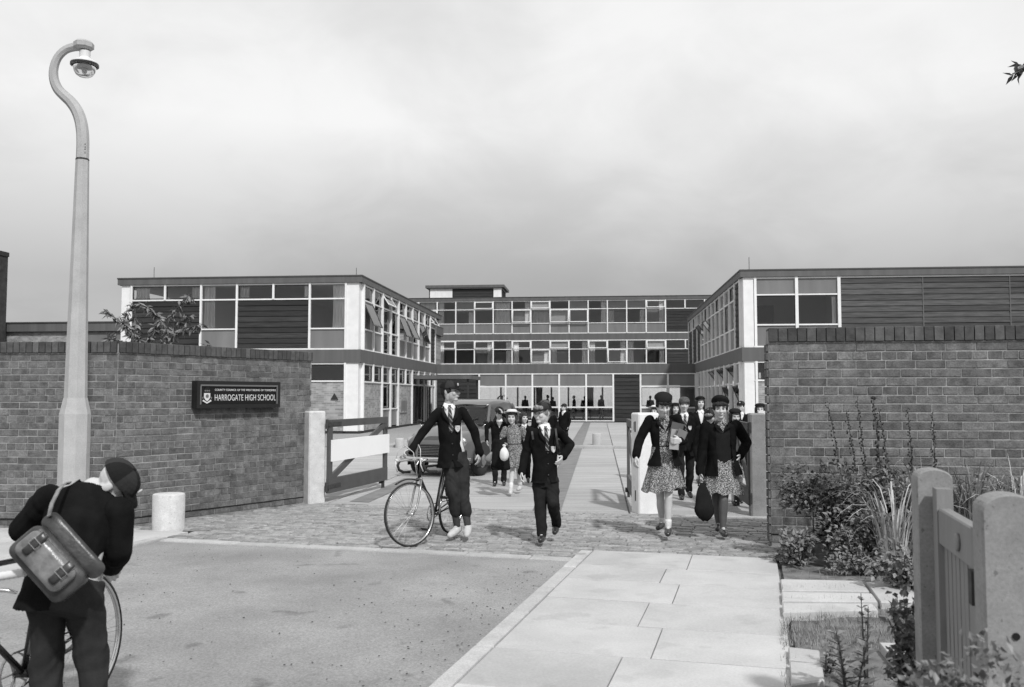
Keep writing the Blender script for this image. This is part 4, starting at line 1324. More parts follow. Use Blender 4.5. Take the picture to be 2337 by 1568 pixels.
def hand(mb, w, d, n, t, s, curl=.5):
    """palm and five fingers: w wrist, d pointing along the hand, n the side the fingers curl to, t the thumb side"""
    d = V3(d).normalized(); t = V3(t); t = (t - d * t.dot(d)).normalized()
    n = V3(n); n = (n - d * n.dot(d) - t * n.dot(t)).normalized()
    for k, (ln, off) in enumerate(((.070, .030), (.078, .010), (.073, -.010), (.058, -.028))):
        a = w + t * off * .7 * s + d * .01 * s
        b = w + t * off * s + d * .078 * s
        mb.bone(a, b, .016 * s, .0125 * s, 8)
        c1 = curl * .75
        e1 = b + (d * math.cos(c1) + n * math.sin(c1)) * ln * .55 * s
        c2 = curl * 1.7
        e2 = e1 + (d * math.cos(c2) + n * math.sin(c2)) * ln * .5 * s
        mb.bone(b, e1, .0098 * s, .0088 * s, 8); mb.bone(e1, e2, .0088 * s, .0075 * s, 8)
    a = w + t * .022 * s + d * .022 * s
    b = a + (t * .75 + d * .65 + n * .25).normalized() * .042 * s
    c = b + (d * .9 + t * .25 + n * .45).normalized() * .036 * s
    mb.bone(a, b, .0135 * s, .0115 * s, 8); mb.bone(b, c, .0112 * s, .0085 * s, 8)
def frame_of(x, up):
    x = V3(x).normalized(); up = V3(up)
    up = (up - x * up.dot(x)).normalized()
    f = x.cross(up)                     # y axis: for x right, up z -> y away from the viewer
    f = up.cross(x)
    return x, f, up                     # f points to the back
def person(label, base, J, s=1.0, yaw=0.0, nod=0.0, roll=0.0, vox=.008, top='blazer', legs='trousers', head='cap', hair='hair_br', hair_style='short',
           shirt='V', tie=True, badge=True, skin='skin', shoe='shoe', sock=None, group=None, headh=.225, grip=(.5, .5), hand_dir=(None, None), jack='blazer', legm='trouser', hem=.30,
           vneck=.30, open_low=.10, leg_skin='skin', skirt_hem=None, skirt_w=(.27, .2), brim=1.0, cap_tilt=(0, 0), plusfours=False, thumb=(None, None), detail=True, hemz=None, facing_back=False, name='person', cuff=None, lids=False, foot=1.12, sleeve=1.0, leg=.94):
    """J: joints in metres from the base point: head neck shL shR elL elR wrL wrR hip(L,R) kn an toe"""
    root = empty(name, base, 0, label, 'person', group)
    J = {k: V3(v) for k, v in J.items()}
    hs = headh / .225
    fwd_sign = 1.0
    # ---------------- head frame
    Mh = Matrix.Translation(J['head']) @ Matrix.Rotation(roll, 4, 'Y') @ Matrix.Rotation(yaw, 4, 'Z') @ Matrix.Rotation(nod, 4, 'X') @ Matrix.Scale(hs, 4)
    M3 = Mh.to_3x3()
    def H(x, y, z): return Mh @ V3((x, y, z))
    b = MB()
    b.ell(H(0, .014, .028), (.073, .092, .086), M3)
    b.ell(H(0, -.022, -.028), (.063, .066, .080), M3)
    b.ell(H(0, -.058, -.088), (.030, .026, .020), M3)
    b.ell(H(0, -.070, .030), (.052, .020, .020), M3)
    b.ell(H(.034, -.062, -.022), (.027, .024, .028), M3); b.ell(H(-.034, -.062, -.022), (.027, .024, .028), M3)
    b.bone(H(0, -.088, .012), H(0, -.110, -.022), .0075 * hs, .0105 * hs, 8); b.ell(H(.011, -.098, -.027), (.009, .010, .007), M3); b.ell(H(-.011, -.098, -.027), (.009, .010, .007), M3)
    b.ell(H(0, -.086, -.050), (.021, .010, .006), M3); b.ell(H(0, -.084, -.060), (.019, .010, .007), M3)
    for q in (-1, 1):
        b.ell(H(q * .075, .016, -.004), (.009, .020, .030), M3)
        b.bone(H(q * .03, .02, -.07), H(q * .046, .02, -.03), .03 * hs, .03 * hs, 8)
    nb_ = J['neck']
    b.bone(H(0, .018, -.055), nb_, .046 * s, .052 * s)
    # ---------------- torso and limbs of the body
    sx, sf, su = frame_of(J['shR'] - J['shL'], nb_ - (J['hipL'] + J['hipR']) / 2)
    hipc = (J['hipL'] + J['hipR']) / 2
    chest = nb_.lerp(hipc, .32); waist = nb_.lerp(hipc, .68)
    def ring(c, rx, ry, n=20, fx=0.0): return [c + sx * (rx * math.cos(2 * math.pi * k / n)) + sf * (ry * math.sin(2 * math.pi * k / n) + fx) for k in range(n)]
    sw = (J['shR'] - J['shL']).length / 2
    b.loft([ring(nb_ + su * .01, .05 * s, .045 * s), ring(nb_.lerp(hipc, .12), sw * .85, .070 * s), ring(chest, sw * .78, .088 * s), ring(waist, sw * .68, .080 * s), ring(hipc, .125 * s, .085 * s), ring(hipc - su * .05, .09 * s, .07 * s)])
    hands = MB() if False else b
    for i, q in enumerate('LR'):
        b.bone(J['sh' + q], J['el' + q], .040 * s, .034 * s); b.bone(J['el' + q], J['wr' + q], .034 * s, .024 * s)
        d = hand_dir[i] if hand_dir[i] is not None else (J['wr' + q] - J['el' + q])
        inward = V3((1 if q == 'L' else -1, 0, 0))
        th = thumb[i] if thumb[i] is not None else V3((0, -1, 0))
        hand(b, J['wr' + q] - V3(d).normalized() * .005, d, inward if thumb[i] is None else V3((0, 1, 0)) if False else inward, th, s * .98, grip[i])
        b.bone(J['hip' + q], J['kn' + q], .068 * s, .046 * s); b.bone(J['kn' + q] - V3((0, 0, .0)), J['kn' + q].lerp(J['an' + q], .3) + V3((0, .012 * s, 0)), .045 * s, .049 * s); b.bone(J['kn' + q].lerp(J['an' + q], .3) + V3((0, .012 * s, 0)), J['an' + q], .049 * s, .030 * s)
        b.bone(J['an' + q], J['an' + q].lerp(J['toe' + q], .45), .026 * s, .018 * s)
    skin_mesh('body', b, vox * .8 if detail else vox, MT[skin], root, it=2)
    def seg_dist(c, a, bb):
        a = np.array(a); bb = np.array(bb); ab = bb - a
        t = np.clip(((c - a) @ ab) / (ab @ ab), 0, 1)
        return np.linalg.norm(c - (a + t[:, None] * ab), axis=1)
    if skin_leg_mats.get(leg_skin):
        lb = MB()
        for q in 'LR':
            lb.bone(J['hip' + q].lerp(J['kn' + q], .5), J['kn' + q], .060 * s, .049 * s); k3 = J['kn' + q].lerp(J['an' + q], .3) + V3((0, .012 * s, 0))
            lb.bone(J['kn' + q], k3, .049 * s, .053 * s); lb.bone(k3, J['an' + q], .053 * s, .033 * s)
        skin_mesh('stockings', lb, vox, MT['stocking'], root, it=2)
    # ---------------- face
    if detail:
        for q in (-1, 1):
            e = MB().ell(H(q * .031, -.0815, .006), (.0105, .0060, .0046 if not lids else .0028), M3, 10, 6); e.build('eye', MT['eye'], root, True)
            e = MB().tube([H(q * .014, -.092, .024), H(q * .032, -.092, .028), H(q * .05, -.080, .023)], [.0022 * hs, .0028 * hs, .0016 * hs], 6); e.build('eyebrow', MT['hair_br' if hair == 'hair_fair' else hair], root, True)
        MB().ell(H(0, -.0925, -.0545), (.019, .005, .0052), M3, 10, 6).build('mouth', MT['lip'], root, True)
    Mi = np.array(Mh.inverted())
    def hl(c):
        h = np.concatenate([c, np.ones((len(c), 1))], 1) @ Mi.T
        return h[:, 0], h[:, 1], h[:, 2]
    # ---------------- hair
    if hair_style:
        hb = MB(); hb.ell(H(0, .020, .030), (.081, .100, .094), M3)
        if hair_style in ('bob', 'long'):
            zl = -.10 if hair_style == 'bob' else -.17
            for q in (-1, 1):
                hb.bone(H(q * .068, .03, .03), H(q * .072, .03, zl), .036 * hs, .030 * hs)
                hb.bone(H(q * .074, -.02, .03), H(q * .072, -.012, zl * .8), .020 * hs, .016 * hs)
            hb.bone(H(0, .08, .02), H(0, .07, zl), .05 * hs, .045 * hs)
            hb.ell(H(0, -.066, .060), (.062, .030, .022), M3)
        elif hair_style == 'fringe':
            hb.ell(H(0, -.062, .056), (.068, .037, .036), M3); hb.bone(H(0, .075, 0), H(0, .068, -.05), .05 * hs, .04 * hs)
            for q in (-1, 1): hb.bone(H(q * .072, -.012, .04), H(q * .074, .0, -.01), .018 * hs, .012 * hs)
        elif hair_style == 'mop':
            hb.ell(H(0, .0, .055), (.092, .108, .080), M3); hb.ell(H(.02, -.072, .060), (.062, .030, .026), M3); hb.bone(H(0, .07, 0), H(0, .068, -.06), .055 * hs, .042 * hs)
        else:
            hb.bone(H(0, .075, 0), H(0, .066, -.052), .05 * hs, .036 * hs)
            for q in (-1, 1): hb.bone(H(q * .073, -.004, .03), H(q * .074, -.008, -.004), .014 * hs, .009 * hs)
        def keep(c, st=hair_style):
            x, y, z = hl(c)
            if st == 'long' or st == 'bob':
                k = ~((np.abs(x) < .058) & (y < -.0) & (z < .046))
                return k
            k = ~((np.abs(x) < .060) & (y < -.005) & (z < (.034 if st in ('fringe', 'mop') else .056)))
            k &= ~((np.abs(x) > .06) & (y < .02) & (y > -.03) & (z < -.02))
            return k
        skin_mesh('hair', hb, vox * .9, MT[hair], root, .007 * hs, 40, keep, it=2)
    # ---------------- headwear
    if head == 'cap':
        Mc = Mh @ Matrix.Translation((0, .016, .050)) @ Matrix.Rotation(cap_tilt[0], 4, 'X') @ Matrix.Rotation(cap_tilt[1], 4, 'Y')
        for k in range(6):                                   # six gores
            g = MB(); rings = []
            for j in range(7):
                t = (math.pi / 2) * j / 6
                rr = math.cos(t) ** .82 if j < 6 else .02
                rings.append([Mc @ V3((.094 * rr * math.cos(a), .112 * rr * math.sin(a), -.012 + .085 * math.sin(t))) for a in [k * math.pi / 3 + math.pi / 3 * q / 4 for q in range(5)]])
            for r_ in range(6):
                for c_ in range(4):
                    o = len(g.v); g.v += [tuple(rings[r_][c_]), tuple(rings[r_][c_ + 1]), tuple(rings[r_ + 1][c_ + 1]), tuple(rings[r_ + 1][c_])]; g.f.append((o, o + 1, o + 2, o + 3))
            if k == 0: caps_o = g.build('cap', MT['cap'], root, True)
            else: g.build('gore', MT['cap2' if k % 2 else 'cap'], caps_o, True)
        g = MB(); n = 12
        tp, bt = [], []
        for q in range(n + 1):
            a = -math.pi + math.pi * q / n
            ca, sa = math.cos(a), math.sin(a)
            tp.append((Mc @ V3((.094 * ca, .112 * sa, -.008)), Mc @ V3((.086 * ca, .112 * sa - .055 * brim * (-sa) ** .7 if sa < 0 else .112 * sa, -.030 * abs(sa)))))
        for q in range(n):
            a0, a1 = tp[q], tp[q + 1]
            up_ = M3 @ V3((0, 0, .004))
            o = len(g.v)
            g.v += [tuple(a0[0] + up_), tuple(a1[0] + up_), tuple(a1[1] + up_), tuple(a0[1] + up_), tuple(a0[0] - up_), tuple(a1[0] - up_), tuple(a1[1] - up_), tuple(a0[1] - up_)]
            g.f += [(o, o + 3, o + 2, o + 1), (o + 4, o + 5, o + 6, o + 7), (o + 2, o + 3, o + 7, o + 6)]
        g.build('peak', MT['cap'], caps_o, True)
        MB().ell(Mc @ V3((0, 0, .074)), (.009, .009, .006), M3, 8, 5).build('button', MT['cap'], caps_o, True)
        MB().ell(Mc @ V3((0, -.105, .030)), (.016, .006, .018), M3, 8, 6).build('badge', MT['badge'], caps_o, True)
    elif head == 'beret':
        Mc = Mh @ Matrix.Translation((0, .020, .066)) @ Matrix.Rotation(cap_tilt[0], 4, 'X') @ Matrix.Rotation(cap_tilt[1], 4, 'Y') @ Matrix.Scale(.86, 4)
        g = MB(); prof = [(.079, .097, -.034), (.084, .102, -.020), (.102, .120, -.008), (.116, .134, .012), (.114, .131, .034), (.098, .112, .054), (.068, .080, .068), (.02, .03, .074)]
        g.loft([[Mc @ V3((rx * math.cos(2 * math.pi * k / 24) * (1 + .02 * math.sin(k * 1.31) + .015 * math.sin(k * .7 + z * 40)), ry * math.sin(2 * math.pi * k / 24), z)) for k in range(24)] for rx, ry, z in prof])
        bo = g.build('beret', MT['cap'], root, True)
        MB().ell(Mc @ V3((.0, -.115, .026)), (.016, .008, .014), M3, 8, 6).build('badge', MT['badge'], bo, True)
    elif head == 'straw':
        Mc = Mh @ Matrix.Translation((0, .022, .060)) @ Matrix.Rotation(R(-14), 4, 'X')
        g = MB(); prof = [(.150, .160, .010), (.150, .162, .016), (.092, .108, .004), (.090, .106, .045), (.075, .09, .062), (.02, .03, .066)]
        g.loft([[Mc @ V3((rx * math.cos(2 * math.pi * k / 28), ry * math.sin(2 * math.pi * k / 28), z)) for k in range(28)] for rx, ry, z in prof])
        ho = g.build('straw_hat', MT['straw'], root, True)
        g = MB(); g.loft([[Mc @ V3((rx * math.cos(2 * math.pi * k / 28), (rx + .016) * math.sin(2 * math.pi * k / 28), z)) for k in range(28)] for rx, z in ((.093, .008), (.093, .03))], False)
        g.build('hat_band', MT['paper'], ho, True)
    # ---------------- shirt / blouse under the jacket
    hips = .145 * s
    nose_dir = -sf
    if shirt:
        g = MB()
        g.loft([ring(nb_ + su * .035 * s, .050 * s, .050 * s, 24), ring(nb_ + su * .005, .066 * s, .062 * s, 24), ring(nb_.lerp(hipc, .10), sw * .80, .080 * s, 24), ring(nb_.lerp(hipc, .3), sw * .90, .104 * s, 24), ring(nb_.lerp(hipc, .68), sw * .78, .098 * s, 24), ring(nb_.lerp(hipc, 1.0), hips * .92, .10 * s, 24)])
        so = g.build({'V': 'shirt', 'dress': 'bodice', 'jumper': 'blouse'}.get(shirt, 'shirt'), MT['dress' if shirt in ('dress', 'jumper') else 'shirt'], root, True)
        if detail or shirt == 'V':
            g = MB(); c0 = nb_ + su * .018 * s
            for q in (-1, 1):
                pts = [c0 + sx * (q * .004) + nose_dir * .066 * s - su * .014, c0 + sx * (q * .052 * s) + nose_dir * .030 * s + su * .020, c0 + sx * (q * .066 * s) + nose_dir * .036 * s - su * .012, c0 + sx * (q * .040 * s) + nose_dir * .084 * s - su * .060 * s]
                o = len(g.v); e = nose_dir * .006
                g.v += [tuple(p) for p in pts] + [tuple(p + e) for p in pts]
                g.f += [(o, o + 1, o + 2, o + 3), (o + 7, o + 6, o + 5, o + 4)] + [(o + i, o + 4 + i, o + 4 + (i + 1) % 4, o + (i + 1) % 4) for i in range(4)]
            g.build('collar', MT['dress' if shirt in ('dress', 'jumper') else 'shirt'], root)
        if tie and shirt == 'V':
            g = MB(); dl = (hipc - nb_).length
            prof = [(.0, .016, .074), (.05, .013, .092), (.09, .016, .100), (.20, .023, .116), (vneck + .10, .027, .122)]
            rr_ = []
            for t, w, dd in prof:
                c = nb_ - su * (t * dl if t else -.006) + nose_dir * (dd * s)
                rr_.append([c - sx * w * s, c + sx * w * s, c + sx * w * s * .8 + nose_dir * .008, c - sx * w * s * .8 + nose_dir * .008])
            g.loft(rr_); g.build('tie', MT['tie'], root)
    # ---------------- jacket
    dl = (hipc - nb_).length
    if top:
        g = MB(); hl_ = 1 + hem; fl_ = 1.12 if legs == 'skirt' else (.86 if facing_back else 1.0); fy_ = 1.14 if legs == 'skirt' else 1.0
        def jr(t, rx, ry, fx=0.0): return ring(nb_ - su * (t * dl), rx, ry, 24, fx)
        g.loft([jr(-.035, .066 * s, .058 * s, .012), jr(.03, sw * .60, .080 * s, .008), jr(.10, sw * .98, .096 * s), jr(.32, sw * 1.0, .124 * s), jr(.68, sw * .90, .122 * s), jr(1.0, max(sw * .92, hips * 1.06) * fl_, .135 * s * fl_ * fy_), jr(hl_, max(sw * .98, hips * 1.16) * fl_ * fy_, .145 * s * fl_ * fy_ * 1.06), jr(hl_ + .05, max(sw * .98, hips * 1.16) * fl_ * fy_, .145 * s * fl_ * fy_ * 1.06)])
        for i, q in enumerate('LR'):
            a, e, w = J['sh' + q], J['el' + q], J['wr' + q]
            cu_ = w if cuff is None else e.lerp(w, cuff)
            g.bone(a, e, .053 * s * sleeve, .048 * s * sleeve); g.bone(e, cu_, .048 * s * sleeve, .041 * s * sleeve); g.bone(e.lerp(cu_, .96), cu_, .047 * s, .047 * s)
        if top == 'back':
            pass
        nbn, sxn, sfn, sun = np.array(nb_), np.array(sx), np.array(sf), np.array(su)
        def keep(c):
            d = c - nbn
            x, f, z = d @ sxn, -(d @ sfn), d @ sun
            k = (z > -(hl_) * dl) if hemz is None else (c[:, 2] > hemz)
            near = np.full(len(c), 9.)
            for q in 'LR':
                near = np.minimum(near, np.minimum(seg_dist(c, J['sh' + q].lerp(J['el' + q], .35), J['el' + q]), seg_dist(c, J['el' + q], J['wr' + q])))
            torso = near > .075 * s
            k |= ~torso
            wv = .085 * s * (1 + z / (vneck * dl))
            k &= ~((f > .0) & (np.abs(x) < np.maximum(wv, 0)) & (z > -vneck * dl) & torso)
            k &= ~((np.abs(x) < .058 * s) & (z > .0) )
            if open_low > 0:
                z0 = -dl * (1.0 - open_low * .5)
                wo_ = (z0 - z) * .42
                k &= ~((f > 0.02) & (z < z0) & (np.abs(x) < wo_) & torso)
            if open_low < 0:                                   # worn open all the way down
                k &= ~((f > .02) & (np.abs(x) < (-open_low) * s * (1 - .15 * z / dl)) & (z < .02) & torso)
            return k
        jo = skin_mesh('blazer' if top == 'blazer' else 'jacket', g, vox, MT[jack], root, .009 * s, 8, keep, it=2)
        if detail and not facing_back:
            for q in (-1, 1):
                lp = MB()
                tpt = [(.0, .064, .075), (.10, .058, .112), (vneck * .55, .034, .130), (vneck, .004, .134)]
                wd_ = [.012, .038, .045, .004]
                ra, rb = [], []
                for (t, x, f), w in zip(tpt, wd_):
                    c = nb_ - su * (t * dl) - sf * (f * s) + sx * (q * x * s)
                    ra.append(c); rb.append(c + sx * (q * w * s) + sf * .008)
                o = len(lp.v)
                for a_, b_ in zip(ra, rb): lp.v += [tuple(a_), tuple(b_), tuple(a_ - sf * .006), tuple(b_ - sf * .006)]
                for i in range(3):
                    k0_ = i * 4; k1_ = k0_ + 4
                    lp.f += [(k0_ + 2, k0_ + 3, k1_ + 3, k1_ + 2), (k0_, k0_ + 2, k1_ + 2, k1_), (k0_ + 3, k0_ + 1, k1_ + 1, k1_ + 3)]
                lp.build('lapel', MT['blazer2' if jack == 'blazer' else 'blazer'], jo, True)
            if open_low >= 0:
                for t in (.48, .68, .88):
                    MB().ell(nb_ - su * (t * dl) - sf * (.131 * s) + sx * .004, (.009, .004, .009), None, 8, 5).build('button', MT['shoe'], jo, True)
        if badge:
            bx = nb_ - su * (.42 * dl) - sf * (.134 * s) + sx * (.072 * s)
            Mb = Matrix((sx, sf, su)).transposed()
            pts = [(-.028, .035), (-.03, 0), (-.018, -.026), (0, -.04), (.018, -.026), (.03, 0), (.028, .035)]
            g2_ = MB(); n = len(pts)
            g2_.add([bx + Mb @ V3((x * s, abs(x) * .45, z * s)) for x, z in pts] + [bx + Mb @ V3((x * s * .9, -.006 + abs(x) * .4, z * s * .9)) for x, z in pts], [tuple(range(n)), tuple(range(n, 2 * n))[::-1]] + [(i, n + i, n + (i + 1) % n, (i + 1) % n) for i in range(n)])
            g2_.build('pocket_badge', MT['badge'], jo)
    if shirt == 'jumper':
        g = MB()
        g.loft([ring(nb_.lerp(hipc, .06), sw * .70, .088 * s, 24), ring(nb_.lerp(hipc, .3), sw * .94, .115 * s, 24), ring(nb_.lerp(hipc, .68), sw * .84, .112 * s, 24), ring(nb_.lerp(hipc, 1.02), hips * 1.0, .118 * s, 24), ring(nb_.lerp(hipc, 1.12), hips * 1.0, .118 * s, 24)])
        nbn, sxn, sfn, sun = np.array(nb_), np.array(sx), np.array(sf), np.array(su)
        def keepj(c):
            d = c - nbn; x, f, z = d @ sxn, -(d @ sfn), d @ sun
            return ~((f > 0) & (np.abs(x) < np.maximum(.05 * s * (1 + z / (.24 * dl)), 0))) & ~((np.abs(x) < .065 * s) & (z > -.02))
        skin_mesh('jumper', g, vox, MT['jumper'], root, .006, 9, keepj, it=1)
    # ---------------- trousers or skirt
    if legs == 'trousers':
        g = MB()
        g.loft([ring(hipc + su * .10 * s, hips * .92, .108 * s), ring(hipc, hips * 1.0, .122 * s), ring(hipc - su * .07 * s, hips * .98, .115 * s)])
        for q in 'LR':
            h_, k_, a_ = J['hip' + q], J['kn' + q], J['an' + q]
            if plusfours:
                m1 = k_.lerp(a_, .60)
                g.bone(h_, k_, .092 * s * leg, .074 * s * leg); g.bone(k_, m1, .074 * s * leg, .064 * s * leg); g.bone(m1, k_.lerp(a_, .70), .062 * s, .046 * s)
            else:
                g.bone(h_, k_, .094 * s * leg, .074 * s * leg); g.bone(k_, k_.lerp(a_, .8), .072 * s * leg, .063 * s * leg); g.bone(k_.lerp(a_, .8), a_ + (a_ - k_).normalized() * .005, .063 * s * leg, .060 * s * leg)
        skin_mesh('trousers', g, vox, MT[legm], root, .013 * s, 9.5, it=2)
    elif legs == 'skirt':
        zc = (nb_.lerp(hipc, .70)) if shirt == 'dress' else nb_.lerp(hipc, .9)
        zh = skirt_hem
        g = MB(); n = 72; rings = []
        ph = random.uniform(0, 6)
        for j in range(13):
            t = j / 12
            c = V3((zc.x + (hipc.x - zc.x) * min(1, t * 1.5), zc.y, zc.z + (zh - zc.z) * t))
            e_ = t ** 1.25; rx = sw * .80 * (1 - e_) + skirt_w[0] * s * e_ + .01; ry = .104 * s * (1 - e_) + skirt_w[1] * s * e_ + .01
            rg = []
            for k in range(n):
                a = 2 * math.pi * k / n
                w = 1 + (t ** 1.2) * (.085 * math.sin(a * 9 + ph + .8 * math.sin(a * 2)) + .05 * math.sin(a * 4 + ph * 2 + t))
                rg.append(c + sx * (rx * w * math.cos(a)) + V3((0, 1, 0)) * (ry * w * math.sin(a)) + V3((0, 0, .014 * t * math.sin(a * 9 + ph + 1.2) + .02 * t * math.sin(a * 2 + ph))))
            rings.append(rg)
        g.loft(rings, False)
        g.build('skirt', MT['dress'], root, True)
        if shirt == 'dress':
            g = MB(); g.loft([ring(zc + su * .012, sw * .84, .112 * s, 28), ring(zc - su * .018, sw * .84, .112 * s, 28)], False); g.build('belt', MT['jumper'], root, True)
    # ---------------- short sleeves for a summer frock without a jacket
    if not top and shirt == 'dress':
        g = MB()
        for q in 'LR': g.bone(J['sh' + q], J['sh' + q].lerp(J['el' + q], .5), .058 * s, .062 * s)
        g.build('sleeves', MT['dress'], root, True)
    # ---------------- socks and shoes
    for q in 'LR':
        a, t, k = J['an' + q], J['toe' + q], J['kn' + q]
        if sock:
            hgt = .20 if sock == 'sock' else .55
            g = MB(); g.bone(a.lerp(k, hgt), a, (.040 if sock == 'sock' else .05) * s, .037 * s); g.build('sock', MT[sock], root, True)
        d = (t - a); fl = d - V3((0, 0, d.z * 0))
        fd = d.normalized(); back = V3((d.x, d.y, 0))
        back = back.normalized() if back.length > .02 else V3((0, -1, 0))
        heel = a + (a - t).normalized() * .01 * s - (k - a).normalized() * .050 * s + (a - t).normalized() * .012 * s
        ball = heel.lerp(t, .68); 
        g = MB()
        s_ = s * foot; t = t + (t - heel).normalized() * (.03 * (foot - 1))
        g.bone(a - (k - a).normalized() * .034 * s, heel, .037 * s_, .036 * s_); g.bone(heel, ball, .036 * s_, .038 * s_); g.bone(a - (k - a).normalized() * .036 * s, ball, .036 * s_, .035 * s_); g.bone(ball, t, .037 * s_, .027 * s_)
        def flat_sole(c):
            c[:, 2] = np.maximum(c[:, 2], .006)
            return c
        skin_mesh('shoe', g, max(vox, .007), MT[shoe], root, it=2, warp=flat_sole)
    return root
skin_leg_mats = {'stocking': True}

def JP(D, base, spec):
    """joints measured in the photograph -> metres from the base point; each is (px, py, metres further away)"""
    return {k: P(px, py, D + dy) - base for k, (px, py, dy) in spec.items()}
def stand(H=1.6, yaw=0.0, step=.12, arms=(.1, .1), bend=(.1, .1), armx=None, lean=0.0):
    """joints of a person standing or walking towards -y, turned by yaw"""
    h = H
    j = {'head': (0, -.01, .925 * h), 'neck': (0, .02, .825 * h), 'shL': (-.112 * h, .02, .795 * h), 'shR': (.112 * h, .02, .795 * h),
         'hipL': (-.052 * h, 0.01, .51 * h), 'hipR': (.052 * h, .01, .51 * h),
         'knL': (-.055 * h, -step * .55 - .02, .285 * h), 'knR': (.055 * h, step * .35 - .03, .285 * h),
         'anL': (-.055 * h, -step, .055 * h), 'anR': (.055 * h, step, .055 * h + max(0, step) * .25),
         'toeL': (-.062 * h, -step - .135, .026), 'toeR': (.062 * h, step - .12, .026)}
    for q, sg_, a, b_ in (('L', -1, arms[0], bend[0]), ('R', 1, arms[1], bend[1])):
        e = V3(j['sh' + q]) + V3((sg_ * .035 * h, .02 - a * .1, -.175 * h))
        w = e + V3((-sg_ * b_ * .06 * h, -.05 - b_ * .13 * h, -.15 * h * (1 - b_ * .9)))
        j['el' + q] = e; j['wr' + q] = w
    if armx: j.update(armx)
    M = Matrix.Rotation(yaw, 4, 'Z')
    return {k: M @ V3(v) for k, v in j.items()}
# ================================================================== THE CAST
# ---- tall boy wheeling the racing bicycle
B1 = V3((P(1046, 1226, 10.05).x, 10.05, 0))
J1 = JP(10.05, B1, dict(head=(1029, 894, -.03), neck=(1024, 926, 0), shL=(1000, 941, -.02), shR=(1055, 938, .03), elL=(966, 985, -.10), elR=(1083, 984, .05), wrL=(937, 1029, -.30), wrR=(1094, 1033, -.05),
    hipL=(1026, 1052, 0), hipR=(1052, 1052, 0), knL=(1034, 1124, -.10), knR=(1057, 1128, -.05), anL=(1043, 1200, -.02), anR=(1067, 1197, -.08), toeL=(1027, 1222, -.16), toeR=(1065, 1221, -.18)))
tall = person('tall boy in school cap and dark blazer wheeling a racing bicycle, looking aside', B1, J1, 1.0, yaw=R(62), nod=R(-4), roll=R(2), vox=.0075, skin='skin_tan', hair='hair_dk', headh=.232, shoe='shoe_lt', sock='sockdk', plusfours=True, legm='trouser_lt',
    grip=(1.0, .5), hand_dir=(V3((-.75, -.5, -.25)), V3((0, -.05, -1))), thumb=(V3((.2, -.6, .7)), V3((-.3, -1, 0))), brim=1.15, vneck=.36, cap_tilt=(R(4), 0), hem=.10, foot=1.18)
# ---- fair-haired boy with shoulder strap
B2 = V3((P(1240, 1236, 9.75).x, 9.75, 0))
J2 = JP(9.75, B2, dict(head=(1237, 943, -.03), neck=(1241, 973, 0), shL=(1212, 985, -.04), shR=(1272, 983, .03), elL=(1199, 1033, -.02), elR=(1303, 1014, .12), wrL=(1191, 1077, -.10), wrR=(1285, 1043, -.02),
    hipL=(1231, 1097, 0), hipR=(1258, 1097, 0), knL=(1233, 1156, -.06), knR=(1262, 1147, -.12), anL=(1237, 1218, -.10), anR=(1269, 1196, .12), toeL=(1233, 1233, -.25), toeR=(1266, 1215, .02)))
short = person('short fair-haired boy in cap, blazer and striped tie with hand at his pocket', B2, J2, .93, yaw=R(-42), nod=R(2), vox=.0075, hair='hair_fair', headh=.222, hair_style='fringe', grip=(.6, .4), thumb=(V3((-.1, -1, 0)), V3((-.4, -1, 0))), vneck=.34, brim=1.25, hem=.02, open_low=.22)
# ---- girl with the books
B3 = V3((P(1514, 1222, 10.15).x, 10.15, 0))
J3 = JP(10.15, B3, dict(head=(1514, 925, -.10), neck=(1513, 955, .0), shL=(1482, 958, 0), shR=(1544, 956, 0), elL=(1461, 1000, .03), elR=(1560, 1005, .02), wrL=(1451, 1043, -.06), wrR=(1553, 1007, -.30),
    hipL=(1503, 1046, 0), hipR=(1525, 1046, 0), knL=(1507, 1140, .05), knR=(1526, 1134, -.12), anL=(1511, 1190, .28), anR=(1525, 1202, -.10), toeL=(1502, 1205, .16), toeR=(1524, 1219, -.24)))
girl1 = person('girl in beret and open blazer looking down with books under her arm', B3, J3, .95, yaw=R(2), nod=R(24), vox=.0075, head='beret', hair='hair_dk', hair_style='fringe', shirt='dress', tie=False, badge=False, legs='skirt', skirt_hem=P(1510, 1117, 10.15).z, skirt_w=(.235, .20), sock='sock',
    open_low=-.062, sleeve=1.16, hem=.17, grip=(.7, .9), hand_dir=(None, V3((-1, -.1, .02))), thumb=(V3((.2, -1, 0)), V3((0, -.2, 1))), cap_tilt=(R(4), R(-4)), lids=True, cuff=.92)
# ---- girl with the dark bag
B4 = V3((P(1645, 1222, 10.15).x, 10.15, 0))
J4 = JP(10.15, B4, dict(head=(1644, 932, -.06), neck=(1644, 964, .0), shL=(1611, 974, 0), shR=(1680, 971, 0), elL=(1602, 1028, .02), elR=(1705, 1010, .10), wrL=(1597, 1078, -.02), wrR=(1690, 1040, -.02),
    hipL=(1634, 1056, 0), hipR=(1658, 1056, 0), knL=(1635, 1142, .05), knR=(1652, 1140, -.12), anL=(1640, 1194, .22), anR=(1650, 1205, -.08), toeL=(1638, 1208, .10), toeR=(1656, 1220, -.22)))
girl2 = person('girl in beret, dark jumper and blazer carrying a black bag', B4, J4, .98, yaw=R(-9), nod=R(9), vox=.0075, head='beret', hair='hair_dk', hair_style='fringe', shirt='jumper', tie=False, badge=False, legs='skirt', skirt_hem=P(1650, 1126, 10.15).z, skirt_w=(.235, .20),
    open_low=-.080, sleeve=1.2, vneck=.22, hem=.30, grip=(1.2, .5), leg_skin='stocking', cap_tilt=(R(-34), R(5)), thumb=(V3((.2, -1, 0)), V3((-.4, -1, 0))))
